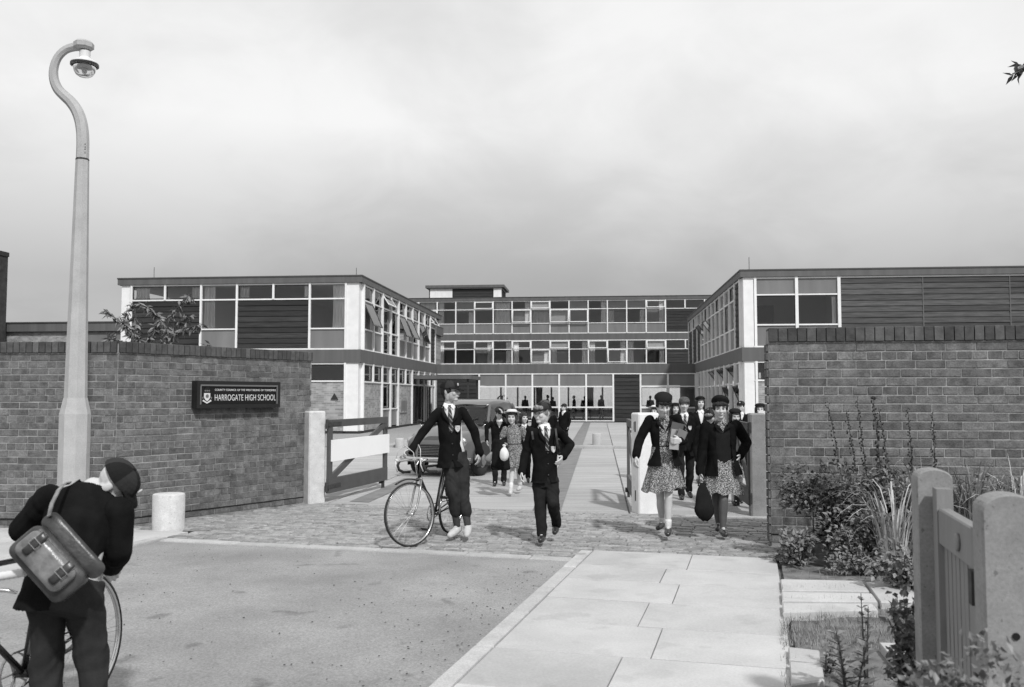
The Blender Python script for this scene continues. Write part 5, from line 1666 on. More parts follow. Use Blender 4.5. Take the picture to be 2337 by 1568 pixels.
# ---- boy in the left foreground bending over his bicycle, seen from behind
B5 = V3((P(165, 1400, 4.0).x, 4.0, 0))
J5 = JP(4.0, B5, dict(head=(262, 1108, .22), neck=(212, 1114, .20), shL=(270, 1166, .14), shR=(112, 1140, .12), elL=(272, 1256, .16), elR=(52, 1206, .20), wrL=(252, 1290, .36), wrR=(100, 1235, .42),
    hipL=(190, 1368, -.02), hipR=(112, 1372, -.02), knL=(212, 1520, .03), knR=(105, 1528, .0), anL=(214, 1640, -.02), anR=(112, 1650, -.05), toeL=(220, 1668, .14), toeR=(104, 1676, .12)))
for k in ('anL', 'anR'): J5[k].z = .09
for k in ('toeL', 'toeR'): J5[k].z = .03
fore_boy = person('boy bending over his bicycle in the left foreground, seen from behind', B5, J5, .97, yaw=R(103), nod=R(6), roll=R(52), vox=.006, hair='hair_fair', hair_style=None, leg=.88, headh=.212, badge=False, tie=False, hem=.34, hemz=P(150, 1374, 4.0).z, sleeve=1.28, hand_dir=(V3((-.4, .8, -.3)), V3((.4, .8, -.3))), open_low=0, facing_back=True, shirt=None, grip=(.9, .9), legm='trouser_lt', brim=1.0, vneck=.2)
# ---- the group behind, by the gate
def walker(label, px, D, topy, yaw=0.0, vox=.011, **kw):
    base = V3((P(px, 905, D).x, D, 0))
    H = P(px, topy, D).z - .015
    st_ = kw.pop('step', .14); arms = kw.pop('arms', (.1, .1)); bend = kw.pop('bend', (.15, .15)); body_yaw = kw.pop('body_yaw', 0.0); armx = kw.pop('armx', None)
    s = H / 1.68
    kw.setdefault('headh', .215 * min(1.0, .55 + .45 * s))
    if kw.get('legs') == 'skirt': kw.setdefault('skirt_hem', .30 * H)
    return person(label, base, stand(H, body_yaw, st_, arms, bend, armx), s, yaw=yaw, vox=vox, **kw)
walker('bare-headed boy with a thick mop of hair and tie between the two girls', 1561, 14.0, 904, yaw=R(-6), nod=R(6), head=None, hair_style='mop', hair='hair_br', bend=(.2, .8), badge=True, vneck=.42)
walker('tall smiling girl in beret with dark hair and open collar behind the bare-headed boy', 1598, 16.6, 903, head='beret', hair='hair_dk', hair_style='long', shirt='V', tie=False, badge=False, legs='skirt', sock='sock', vneck=.55, cap_tilt=(R(-12), 0))
walker('small child in beret whose face shows past the book girl\'s shoulder', 1541, 17.5, 918, head='beret', hair='hair_dk', hair_style='bob', badge=False, tie=False, legs='skirt', sock='sock')
walker('fair boy in cap looking down behind the jumper girl\'s shoulder', 1620, 12.6, 929, yaw=R(-30), nod=R(32), hair='hair_fair', hair_style='fringe', badge=False)
walker('dark-fringed girl in beret peering past the jumper girl', 1677, 13.3, 932, head='beret', hair='hair_dk', hair_style='bob', nod=R(10), badge=False, tie=False, legs='skirt', sock='sock')
walker('boy in cap and dark blazer looking left in front of the white corner column', 1690, 18.5, 913, yaw=R(-28), badge=False, tie=False, hair='hair_dk', bend=(.2, .7))
walker('girl in beret holding papers between the grey post and garden wall', 1734, 15.5, 919, yaw=R(-14), head='beret', hair='hair_dk', hair_style='long', badge=False, tie=False, legs='skirt', sock='sock', bend=(.1, .9))
walker('girl in pale straw hat almost hidden behind the book girl', 1494, 17.0, 925, yaw=R(-30), head='straw', hair='hair_br', hair_style='bob', badge=False, tie=False, legs='skirt', sock='sock')
# ---- by the car
sx_ = .96
boyc = walker('boy in cap eating beside the parked car, holding a crumpled bag', 1140, 16.0, 927, yaw=R(12), nod=R(14), hair='hair_dk', badge=False, tie=False, vneck=.30, vox=.010, step=.05,
       armx={'elR': (.25, -.06, 1.12), 'wrR': (.06, -.22, 1.27), 'elL': (-.23, .0, 1.02), 'wrL': (-.22, -.08, .80)}, hand_dir=(None, V3((-.3, -.2, .8))))
B6 = V3((P(1170, 1127, 14.5).x, 14.5, 0))
J6 = JP(14.5, B6, dict(head=(1168, 952, -.05), neck=(1172, 972, 0), shL=(1153, 980, 0), shR=(1192, 979, 0), elL=(1143, 1008, .02), elR=(1199, 1008, .05), wrL=(1150, 1014, -.22), wrR=(1200, 1040, .05),
    hipL=(1166, 1032, 0), hipR=(1183, 1032, 0), knL=(1169, 1076, -.05), knR=(1184, 1076, .08), anL=(1166, 1112, -.12), anR=(1187, 1108, .22), toeL=(1165, 1126, -.26), toeR=(1182, 1117, .12)))
girl3 = person('girl in pale straw hat and floral frock with a coat over her arm', B6, J6, .90, yaw=R(-6), nod=R(6), vox=.009, head='straw', hair='hair_br', hair_style='bob', top=None, shirt='dress', tie=False, badge=False, legs='skirt', skirt_hem=P(1170, 1063, 14.5).z, skirt_w=(.19, .16), sock='sock', shoe='shoe_lt', headh=.215)
walker('dark-blazered pupil mostly hidden behind the straw-hatted girl', 1196, 16.4, 940, yaw=R(20), head=None, hair='hair_dk', hair_style='bob', badge=False, tie=False)
walker('brown-haired pupil in dark coat walking just behind the short boy', 1243, 15.6, 911, yaw=R(30), head=None, hair='hair_br', hair_style='mop', badge=False, tie=False, vneck=.1)
walker('distant capped boy in dark blazer walking in front of the hall windows', 1287, 27.0, 920, yaw=R(-50), badge=False, tie=False, hair='hair_br', vox=.016, detail=False, body_yaw=R(-40))
# ---- pupils standing in the hall, seen through the glass
spots = [(-6.55, 5.4, 1.62, 'pupil in the hall with arms raised, at the left hall window'), (-5.05, 6.2, 1.60, 'pupil in the hall behind the second window from the boarding'), (-3.55, 6.8, 1.66, 'taller of two pupils in the hall behind the third window'), (-3.15, 5.9, 1.52, 'shorter of two pupils in the hall behind the third window'),
         (-1.75, 6.4, 1.62, 'broad-shouldered pupil in the hall behind the fourth window'), (-1.0, 5.2, 1.58, 'pupil in the hall standing close to the fourth mullion'), (.1, 6.0, 1.64, 'stooping pupil in the hall behind the fifth window'), (3.2, 3.0, 1.6, 'pupil in the dark hall lobby right of the boarding')]
proto = None
for i, (u, dv_, hh, lab) in enumerate(spots):
    w = UV(u, CV + dv_, .03)
    armx = {'elL': (-.34, -.05, 1.42), 'wrL': (-.13, -.05, 1.60), 'elR': (.34, -.05, 1.42), 'wrR': (.13, -.05, 1.60)} if i == 0 else None
    if i in (0, 1):
        p_ = person(lab, w, stand(hh, R(150 if i else 20), .04, armx=armx), hh / 1.68, yaw=R(160 if i else 0), vox=.022, detail=False, badge=False, tie=False, head=None, hair='hair_dk', group='pupils standing in the hall')
        proto = p_
    else:
        r_ = proto.copy(); COL.objects.link(r_); r_.location = w; r_.scale = (1.0, 1.0, hh / 1.60); r_.rotation_euler.z = random.uniform(-2.6, 2.6); r_['label'] = lab
        for c in proto.children:
            q = c.copy(); COL.objects.link(q); q.parent = r_

# ================================================================== BICYCLES
def bicycle(label, origin, heading, steer=0.0, lean=0.0, bars='drop', guards=True, R_=.335):
    root = empty('bicycle', V3((origin[0], origin[1], 0)), 0, label, 'bicycle')
    th = math.atan2(heading[1], heading[0])
    root.rotation_euler = (Matrix.Rotation(th, 4, 'Z') @ Matrix.Rotation(lean, 4, 'X')).to_euler()
    RH, FH, BBk = V3((-.43, 0, R_)), V3((.58, 0, R_)), V3((0, 0, .28))
    SC_, HT, HB = V3((-.16, 0, .80)), V3((.395, 0, .84)), V3((.435, 0, .705))
    ax = (HT - HB).normalized()
    S = Matrix.Translation(HB) @ Matrix.Rotation(steer, 4, ax) @ Matrix.Translation(-HB)
    fr_ = MB()
    for a, b_, r in ((BBk, SC_, .0145), (SC_, HT - ax * .02, .0135), (HB + ax * .02, BBk, .0150), (HB, HT, .018)):
        fr_.tube([a, b_], r, 10)
    for sy in (-1, 1):
        fr_.tube([BBk + V3((-.03, sy * .025, 0)), RH + V3((0, sy * .055, 0))], .009, 8); fr_.tube([SC_ + V3((0, sy * .02, -.02)), RH + V3((0, sy * .055, 0))], .008, 8)
    fr_.tube([BBk - V3((0, .035, 0)), BBk + V3((0, .035, 0))], .02, 10)
    fr_.build('frame', MT['black'], root, True)
    MB().tube([V3((-.02, .02, .36)), V3((-.11, .03, .66))], .014, 8).build('pump', MT['steel'], root, True)
    MB().tube([SC_, SC_ + V3((-.035, 0, .10))], .012, 8).build('seat_pin', MT['chrome'], root, True)
    sd = MB()
    sd.loft([[V3((x, y * w, z)) for y, z in ((-1, 0), (-.7, .022), (0, .03), (.7, .022), (1, 0), (.6, -.03), (-.6, -.03))] for x, w, z in ((-.33, .06, 0), (-.30, .075, 0), (-.22, .07, 0), (-.12, .035, 0), (-.03, .02, 0), (-.02, .012, 0))])
    sd.xf(Matrix.Translation((0, 0, .93))); sd.build('saddle', MT['leather'], root, True)
    ck = MB(); ck.tube([V3((0, -.05, .28)), V3((.02, -.06, .11))], .010, 8); ck.tube([V3((0, .05, .28)), V3((-.02, .06, .45))], .010, 8); ck.build('cranks', MT['chrome'], root, True)
    for y, z, x in ((-.10, .10, .02), (.10, .46, -.02)):
        MB().box(x - .04, x + .04, y - .04, y + .04, z - .012, z + .012).build('pedal', MT['black'], root)
    cr_ = MB()
    n = 26
    for k in range(n):
        t0, t1 = 2 * math.pi * k / n, 2 * math.pi * (k + 1) / n
        cr_.beam(V3((.092 * math.cos(t0), -.05, .28 + .092 * math.sin(t0))), V3((.092 * math.cos(t1), -.05, .28 + .092 * math.sin(t1))), .005, .012, (0, 1, 0))
    for k in range(5):
        t0 = 2 * math.pi * k / 5
        cr_.beam(V3((0, -.05, .28)), V3((.09 * math.cos(t0), -.05, .28 + .09 * math.sin(t0))), .004, .014, (0, 1, 0))
    cr_.build('chainring', MT['steel'], root)
    MB().tube([V3((0, -.05, .372)), RH + V3((0, -.05, .035))], .005, 5).tube([V3((0, -.05, .19)), RH + V3((0, -.05, -.035))], .005, 5).build('chain', MT['rust'], root)
    # fork, front wheel, bars turn together
    fk = MB()
    for sy in (-1, 1):
        fk.tube([HB + V3((.0, sy * .035, -.01)), V3((.475, sy * .05, .56)), V3((.505, sy * .053, .46)), V3((.535, sy * .055, .39)), FH + V3((0, sy * .055, 0))], [.013, .012, .011, .009, .008], 8)
    fk.tube([HB + V3((0, -.04, -.008)), HB + V3((0, .04, -.008))], .013, 8)
    fk.xf(S); fk.build('fork', MT['steel'], root, True)
    sp_ = None
    for hub, M in ((RH, Matrix.Identity(4)), (FH, S)):
        Mw = M @ Matrix.Translation(hub) @ Matrix.Rotation(R(90), 4, 'X')
        rim = MB(); tyre = MB(); n = 48
        for mb, pr in ((rim, [(R_ - .030, -.011), (R_ - .022, -.013), (R_ - .018, -.012), (R_ - .018, .012), (R_ - .022, .013), (R_ - .030, .011)]), (tyre, [(R_ - .020, -.012), (R_ - .012, -.016), (R_ - .004, -.012), (R_, 0), (R_ - .004, .012), (R_ - .012, .016), (R_ - .020, .012)])):
            rg = [[V3((r * math.cos(2 * math.pi * k / n), r * math.sin(2 * math.pi * k / n), z)) for r, z in pr] for k in range(n + 1)]
            mb.loft(rg, False)
        rim.xf(Mw); tyre.xf(Mw)
        wo_ = rim.build('wheel', MT['chrome'], root, True)
        tyre.build('tyre', MT['rubber'], wo_, True)
        hb_ = MB().tube([V3((0, 0, -.055)), V3((0, 0, -.04)), V3((0, 0, .04)), V3((0, 0, .055))], [.012, .022, .022, .012], 12); hb_.xf(Mw); hb_.build('hub', MT['chrome'], wo_, True)
        if sp_ is None:
            sp_ = MB().tube([V3((.02, 0, .03)), V3((R_ - .025, 0, 0))], .0011, 4).mesh('spoke'); sp_.materials.append(MT['steel'])
        for k in range(32):
            q = bpy.data.objects.new('spoke', sp_); COL.objects.link(q); q.parent = wo_
            q.matrix_local = Mw @ Matrix.Rotation(2 * math.pi * k / 32, 4, 'Z') @ (Matrix.Rotation(math.pi, 4, 'X') if k % 2 else Matrix.Identity(4)) @ Matrix.Rotation(.06 * (1 if k % 4 < 2 else -1), 4, 'Z')
        if guards:
            mg = MB(); rg = []
            a0, a1 = (R(62), R(112)) if hub is FH else (R(60), R(170))
            for k in range(13):
                a = a0 + (a1 - a0) * k / 12
                rr_ = R_ + .028
                rg.append([V3((rr_ * math.cos(a), -.024, rr_ * math.sin(a))), V3(((rr_ + .012) * math.cos(a), 0, (rr_ + .012) * math.sin(a))), V3((rr_ * math.cos(a), .024, rr_ * math.sin(a))), V3(((rr_ - .004) * math.cos(a), 0, (rr_ - .004) * math.sin(a)))])
            mg.loft(rg); mg.xf(M @ Matrix.Translation(hub)); mg.build('mudguard', MT['black'], root, True)
    TOP = HT + ax * (.055 if bars == 'drop' else -.05)
    st_ = MB().tube([HT, TOP], .012, 8).tube([TOP, TOP + V3((.07, 0, .005))], .012, 8); st_.xf(S); st_.build('stem', MT['chrome'], root, True)
    BC = TOP + V3((.075, 0, .005))
    if bars == 'drop':
        for sy in (-1, 1):
            pts = [BC, BC + V3((0, sy * .10, 0)), BC + V3((.02, sy * .19, 0)), BC + V3((.075, sy * .21, -.01)), BC + V3((.095, sy * .215, -.05)), BC + V3((.075, sy * .22, -.10)), BC + V3((.02, sy * .22, -.125)), BC + V3((-.075, sy * .225, -.13))]
            g = MB().tube(pts[:4], .012, 8); g.xf(S); hb_ = g.build('handlebar', MT['chrome'], root, True)
            g = MB().tube(pts[3:], .0155, 8); g.xf(S); g.build('bar_tape', MT['rubber'], hb_, True)
            g = MB().tube([BC + V3((.085, sy * .21, -.01)), BC + V3((.125, sy * .21, .012))], [.016, .013], 8); g.tube([BC + V3((.12, sy * .21, .005)), BC + V3((.128, sy * .215, -.05)), BC + V3((.10, sy * .218, -.12))], .0065, 6); g.xf(S); g.build('brake_lever', MT['paper'], root, True)
            g = MB().tube([BC + V3((.12, sy * .21, .015)), BC + V3((.10, sy * .19, .11)), BC + V3((.06, sy * .11, .16)), BC + V3((.02, sy * .03, .08)), HB + V3((.03, 0, .02))], .0035, 5); g.xf(S); g.build('brake_cable', MT['paper'], root, True)
        g = MB().tube([BC + V3((.0, .03, -.01)), BC + V3((.03, .03, -.05)), BC + V3((.03, .03, -.09))], .006, 6); g.xf(S); g.build('lamp_bracket', MT['chrome'], root)
    else:
        for sy in (-1, 1):
            pts = [BC, BC + V3((.03, sy * .08, .005)), BC + V3((.02, sy * .18, .010)), BC + V3((.0, sy * .25, .010)), BC + V3((-.005, sy * .265, .010)), BC + V3((-.03, sy * .385, .022))]
            g = MB().tube(pts[:4], .011, 8); g.xf(S); hb_ = g.build('handlebar', MT['chrome'], root, True)
            g = MB(); a, b_ = pts[4], pts[5]
            g.tube([a.lerp(b_, k / 12) for k in range(13)], [.0165 + .0022 * (k % 2) for k in range(13)], 12); g.xf(S); g.build('grip', MT['paper'], hb_, True)
            g = MB().tube([BC + V3((.02, sy * .20, -.01)), BC + V3((.015, sy * .24, -.035)), BC + V3((.0, sy * .32, -.045)), BC + V3((-.02, sy * .35, -.06))], [.009, .010, .009, .006], 8); g.xf(S); g.build('brake_lever', MT['chrome'], root, True)
    return root
hd = V3((-.36, -.93, 0)).normalized()
bicycle('racing bicycle with drop handlebars wheeled by the tall boy', (-1.106 - .58 * hd.x + .03, 9.52 - .58 * hd.y), hd, steer=R(-25), lean=R(-3))
h5 = V3((-.17, -1, 0)).normalized()
bicycle('bicycle with white handlebar grips held by the bending boy in the left foreground', (-2.19 + .43 * h5.x, 4.70 + .43 * h5.y), h5, steer=R(0), lean=R(4), bars='flat', guards=False)

# ================================================================== PARKED CAR
def car(label, O, h):
    th = math.atan2(h.y, h.x)
    root = empty('parked_car', V3((O[0], O[1], 0)), th, label, 'car')
    def rr(hw, zb, zt, rd=.12, n=5, flare=0.0):
        pts = []
        for (cy, cz, a0) in ((hw - rd, zt - rd, 0), (-hw + rd, zt - rd, 90), (-hw + .05, zb + .05, 180), (hw - .05, zb + .05, 270)):
            r_ = rd if a0 < 180 else .05
            for k in range(n + 1):
                a = R(a0 + 90 * k / n)
                pts.append((cy + r_ * math.cos(a), cz + r_ * math.sin(a)))
        return pts
    def lof(name, sts, m, par=root):
        g = MB(); g.loft([[V3((x, y, z)) for y, z in rr(hw, zb, zt, rd)] for x, hw, zb, zt, rd in sts])
        o = g.build(name, MT[m], par, True); smooth_by_angle(o, 50); return o
    body = lof('body', [(1.88, .44, .36, .70, .14), (1.80, .60, .30, .78, .16), (1.55, .68, .26, .86, .18), (1.1, .72, .24, .93, .18), (.75, .74, .24, .96, .16), (.3, .75, .24, .97, .12), (-.9, .75, .24, .96, .12), (-1.4, .73, .26, .93, .16), (-1.8, .62, .32, .84, .2), (-1.9, .45, .42, .72, .14)], 'carpaint')
    lof('bonnet', [(1.86, .25, .5, .80, .16), (1.6, .36, .5, .93, .2), (1.1, .44, .5, 1.0, .2), (.68, .50, .5, 1.03, .16)], 'carpaint')
    lof('roof', [(.33, .45, 1.34, 1.39, .02), (.20, .56, 1.29, 1.46, .07), (-.3, .60, 1.27, 1.51, .10), (-.8, .58, 1.27, 1.48, .10), (-1.1, .50, 1.28, 1.40, .05)], 'carpaint')
    MB().add([(-1.12, -.5, 1.36), (-1.12, .5, 1.36), (-1.5, .62, .94), (-1.5, -.62, .94)], [(0, 1, 2, 3)]).build('rear_window', MT['carglass'], root)
    MB().box(-1.5, -.95, -.6, .6, .90, .97).build('parcel_shelf', MT['leather'], root)
    MB().box(.45, .72, -.6, .6, .90, 1.0).build('dashboard', MT['plinth'], root)
    g = MB()
    for k in range(14):
        t0, t1 = 2 * math.pi * k / 14, 2 * math.pi * (k + 1) / 14
        g.beam((.42 - .06 * math.sin(t0), -.3 + .17 * math.cos(t0), 1.0 + .15 * math.sin(t0)), (.42 - .06 * math.sin(t1), -.3 + .17 * math.cos(t1), 1.0 + .15 * math.sin(t1)), .018, .018)
    g.build('steering_wheel', MT['black'], root)
    for sy in (-1, 1):
        g = MB()
        for (x0, z0, y0, x1, z1, y1, w) in ((.72, .97, .66, .26, 1.38, .52, .06), (-.28, .96, .70, -.30, 1.38, .55, .07), (-1.42, .93, .62, -1.0, 1.38, .50, .12), (.74, .965, .68, -1.4, .945, .68, .05)):
            g.beam((x0, sy * y0, z0), (x1, sy * y1, z1), w, .05, up=(0, sy, 0))
        g.build('pillars', MT['carpaint'], root)
        for (a0, a1) in ((.64, -.24), (-.34, -1.28)):
            xa0, xa1 = (a0, a1); xb0, xb1 = (.24, -.26) if a0 > 0 else (-.33, -.98)
            g = MB(); g.add([(xa0, sy * .685, .985), (xa1, sy * .69, .985), (xb1, sy * .54, 1.36), (xb0, sy * .535, 1.36)], [(0, 1, 2, 3)]); g.build('side_window', MT['carglass'], root)
    g = MB(); g.add([(.70, -.58, 1.01), (.74, 0, 1.02), (.70, .58, 1.01), (.27, .46, 1.38), (.32, 0, 1.395), (.27, -.46, 1.38)], [(0, 1, 4, 5), (1, 2, 3, 4)]); ws = g.build('windscreen', MT['carglass'], root, True)
    g = MB()
    loop = [(.71, -.60, 1.0), (.75, 0, 1.01), (.71, .60, 1.0), (.49, .54, 1.2), (.265, .475, 1.385), (.32, 0, 1.40), (.265, -.475, 1.385), (.49, -.54, 1.2)]
    g.tube([V3(p) for p in loop + loop[:1]], .018, 6); g.build('screen_rubber', MT['rubber'], ws, True)
    MB().tube([(.74, .12, 1.02), (.60, .40, 1.13)], .008, 5).build('wiper', MT['black'], root)
    MB().box(.62, .64, -.1, .02, 1.12, 1.22).build('licence_paper', MT['paper'], root)
    g = MB(); g.loft([[V3((1.90, y, z)) for y, z in rr(.34, .42, .62, .09)], [V3((1.86, y, z)) for y, z in rr(.38, .40, .66, .1)]]); gr = g.build('grille', MT['black'], root)
    for k in range(6):
        MB().box(1.895, 1.915, -.32, .32, .44 + .03 * k, .448 + .03 * k).build('grille_bar', MT['chrome'], gr)
    MB().tube([(1.80, -.74, .36), (1.97, -.60, .36), (2.0, 0, .36), (1.97, .60, .36), (1.80, .74, .36)], .045, 8).build('bumper', MT['chrome'], root, True)
    MB().tube([(-1.80, -.70, .36), (-1.97, -.56, .36), (-2.0, 0, .36), (-1.97, .56, .36), (-1.80, .70, .36)], .045, 8).build('bumper', MT['chrome'], root, True)
    for sy in (-1, 1):
        hd_ = MB().lathe([(.105, 0), (.10, .03), (.085, .045), (.02, .055)], 20); hd_.xf(Matrix.Translation((1.74, sy * .54, .68)) @ Matrix.Rotation(R(90), 4, 'Y')); hl_ = hd_.build('headlamp', MT['chrome'], root, True)
        mi = MB().tube([(1.05, sy * .66, .93), (1.03, sy * .73, 1.02)], .008, 6); mo = mi.build('wing_mirror', MT['chrome'], root, True)
        MB().ell((1.02, sy * .74, 1.05), (.02, .055, .055)).build('mirror_back', MT['black'], mo, True)
        MB().box(.1, .25, sy * .755 - .01, sy * .755 + .01, .86, .88).build('door_handle', MT['chrome'], root)
        g = MB(); rg = []
        for xc in (1.16, -1.12):
            wl_ = MB().lathe([(.20, -.07), (.29, -.075), (.31, -.04), (.31, .04), (.29, .075), (.20, .07)], 28); wl_.xf(Matrix.Translation((xc, sy * .665, .31)) @ Matrix.Rotation(R(90), 4, 'X')); w_ = wl_.build('wheel', MT['rubber'], root, True)
            hc = MB().lathe([(.205, -.0), (.20, .02), (.12, .045), (.10, .07), (.01, .075)], 24); hc.xf(Matrix.Translation((xc, sy * .70, .31)) @ Matrix.Rotation(R(-90 * sy), 4, 'X')); hc.build('hub_cap', MT['steel'], w_, True)
            a = MB(); n = 16; ring0 = []
            for k in range(n + 1):
                t = math.pi * k / n
                ring0.append([V3((xc + r_ * math.cos(t), sy * y, .31 + r_ * math.sin(t))) for r_, y in ((.355, .755), (.385, .765), (.385, .70), (.355, .70))])
            a.loft(ring0); a.build('wheel_arch', MT['carpaint'], root, True)
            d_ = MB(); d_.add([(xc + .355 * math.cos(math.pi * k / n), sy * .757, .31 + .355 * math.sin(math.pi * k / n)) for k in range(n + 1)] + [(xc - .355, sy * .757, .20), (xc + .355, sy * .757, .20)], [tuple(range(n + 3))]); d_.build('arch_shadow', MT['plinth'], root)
    for x in (.1, -.6):
        MB().box(x - .07, x + .07, -.5, .5, .5, 1.08).build('seat_back', MT['leather'], root)
    return root
car('grey rounded saloon car parked behind the tall boy', (-.85, 19.3), V3((-.36, -.94, 0)).normalized())

# ================================================================== THINGS CARRIED
def strap(pts, w, t, m):
    """flat band through points"""
    return MB().tube([V3(p) for p in pts], [w] * len(pts), 6)
# satchel on the bending boy's back
sC = P(123, 1277, 3.74)
dA = (P(210, 1314, 3.74) - P(99, 1191, 3.74)).normalized()          # along the mouth
dN = V3((.12, -.97, .18)).normalized(); dN = (dN - dA * dN.dot(dA)).normalized()
dB = dN.cross(dA)
if dB.z > 0: dB = -dB
Ms = Matrix((dA, dB, dN)).transposed().to_4x4(); Ms.translation = sC
sat = empty('satchel', sC, 0, 'worn leather satchel with its flap open on the bending boy\'s back', 'satchel')
sat.matrix_world = Ms
def rbox(x0, x1, y0, y1, z0, z1, rd=.03, bulge=.01):
    g = MB(); pts = []
    for cx_, cy_, a0 in ((x1 - rd, y1 - rd, 0), (x0 + rd, y1 - rd, 90), (x0 + rd, y0 + rd, 180), (x1 - rd, y0 + rd, 270)):
        for k in range(5):
            a = R(a0 + 90 * k / 4); pts.append((cx_ + rd * math.cos(a), cy_ + rd * math.sin(a)))
    mx_, my_ = (x0 + x1) / 2, (y0 + y1) / 2
    def rg(q, z): return [V3((mx_ + (x - mx_) * q, my_ + (y - my_) * q, z)) for x, y in pts]
    g.loft([rg(.97, z0), rg(1, z0 + .006), rg(1, z1 - .008), rg(.96, z1), rg(.5, z1 + bulge)])
    return g
rbox(-.155, .155, -.055, .105, -.045, .03, .035, .006).build('body', MT['leather'], sat, True)
pk = rbox(-.135, .12, -.045, .075, .032, .062, .03, .006).build('pocket', MT['leather_hi'], sat, True)
fl_ = rbox(-.17, .17, -.125, -.048, -.03, -.016, .03, .002); fl_.xf(Matrix.Rotation(R(10), 4, 'X')); fl_.build('flap', MT['leather'], sat, True)
for x in (-.085, .075):
    rbox(x - .016, x + .016, -.06, .05, .068, .074, .008, .001).build('strap', MT['leather'], pk, True)
    g = MB().tube([(x - .02, -.02, .078), (x + .02, -.02, .078), (x + .02, .008, .078), (x - .02, .008, .078), (x - .02, -.02, .078)], .003, 6); g.build('buckle', MT['chrome'], pk)
MiS = Ms.inverted()
cord = [P(112, 1178, 3.78), P(118, 1150, 3.86), P(134, 1118, 3.93), P(147, 1104, 4.02), P(160, 1102, 4.12)]
g = MB(); rg = []
for i, p in enumerate(cord):
    d = (cord[min(i + 1, 4)] - cord[max(i - 1, 0)]).normalized(); x = d.cross(V3((0, -1, .3))).normalized() * .008; n_ = d.cross(x).normalized() * .003
    rg.append([MiS @ (p + x + n_), MiS @ (p - x + n_), MiS @ (p - x - n_), MiS @ (p + x - n_)])
g.loft(rg); g.build('shoulder_strap', MT['leather_hi'], sat)
# books under the girl's arm
bk = empty('exercise_books', P(1538, 994, 9.93), R(-8), 'stack of books and papers held against the girl\'s side', 'books')
for k, (w, h, t, m, dx, dz, ry) in enumerate(((.135, .22, .020, 'fascia', .025, .03, 14), (.11, .17, .030, 'blind', .02, -.02, 9), (.012, .16, .032, 'fascia', .045, -.02, 9), (.012, .16, .033, 'fascia', .02, -.02, 9), (.10, .15, .022, 'panel', .075, -.01, 24), (.10, .10, .020, 'blind', .0, -.10, 4))):
    g = MB().box(-w / 2, w / 2, -t / 2, t / 2, -h / 2, h / 2); g.xf(Matrix.Translation((dx, .05 - .022 * k, dz)) @ Matrix.Rotation(R(ry), 4, 'Y') @ Matrix.Rotation(R(-20), 4, 'Z'))
    g.build('book', MT[m], bk)
# black bag
bg_ = P(1606, 1145, 10.0)
g = MB(); rg = []
for j in range(13):
    t = j / 12; z = .20 - .405 * t
    e_ = math.sin(math.pi * min(1, .04 + t * .96) * .5) ** .6 if t < .6 else (1 - ((t - .6) / .4) ** 2.6 * .75) * .98
    hw = .118 * e_ * (1 + .04 * math.sin(t * 9)); hd_ = .062 * e_
    rg.append([V3((hw * math.cos(a) + .03 * (t - .5), hd_ * math.sin(a) * (1 + .12 * math.sin(3 * a + 5 * t)), z + .012 * math.sin(2 * a))) for a in [2 * math.pi * k / 24 for k in range(24)]])
g.loft(rg)
bag = empty('duffel_bag', bg_, R(6), 'soft black bag hanging from the jumper girl\'s hand', 'bag')
g.build('pouch', MT['cap'], bag, True)
MB().tube([(-.06, 0, .17), (-.05, 0, .25), (-.03, -.0, .30), (.0, 0, .25), (.03, 0, .18)], .008, 6).build('handle', MT['leather'], bag, True)
# straw-hat girl's coat and pale string bag
ct = P(1140, 1022, 14.2)
g = MB(); rg = []
for j in range(9):
    t = j / 8
    rg.append([V3(((.10 + .05 * t) * math.cos(a) * (1 + .15 * math.sin(3 * a + 2 * t)), (.07 + .02 * t) * math.sin(a), .12 - .44 * t + .03 * math.sin(2 * a))) for a in [2 * math.pi * k / 24 for k in range(24)]])
g.loft(rg)
tag(g.build('folded_coat', MT['blazer2'], None, True, loc=ct), 'dark coat folded over the straw-hatted girl\'s arm', 'coat')
sb = P(1151, 1033, 13.95)
g = MB().lathe([(.010, .125), (.026, .118), (.028, .105), (.014, .088), (.032, .068), (.052, .045), (.066, .01), (.071, -.03), (.067, -.07), (.050, -.105), (.02, -.122)], 22)
g.v = [tuple(V3(p) * (1 + .14 * noise.noise(V3(p) * 16))) for p in g.v]
tag(g.build('cloth_bag', MT['curtain'], None, True, loc=sb), 'pale knotted cloth bag hanging in front of the folded coat', 'bag')
cb = P(1117, 1042, 15.85)
g = MB().loft([[V3((r_ * math.cos(a) * 1.5, r_ * math.sin(a), z)) for a in [2 * math.pi * k / 12 for k in range(12)]] for r_, z in ((.010, .09), (.02, .04), (.036, -.02), (.042, -.07), (.028, -.09))]); g.xf(Matrix.Rotation(R(25), 4, 'Y'))
tag(g.build('paper_bag', MT['panel'], None, True, loc=cb), 'crumpled grey bag held by the boy beside the car', 'bag')
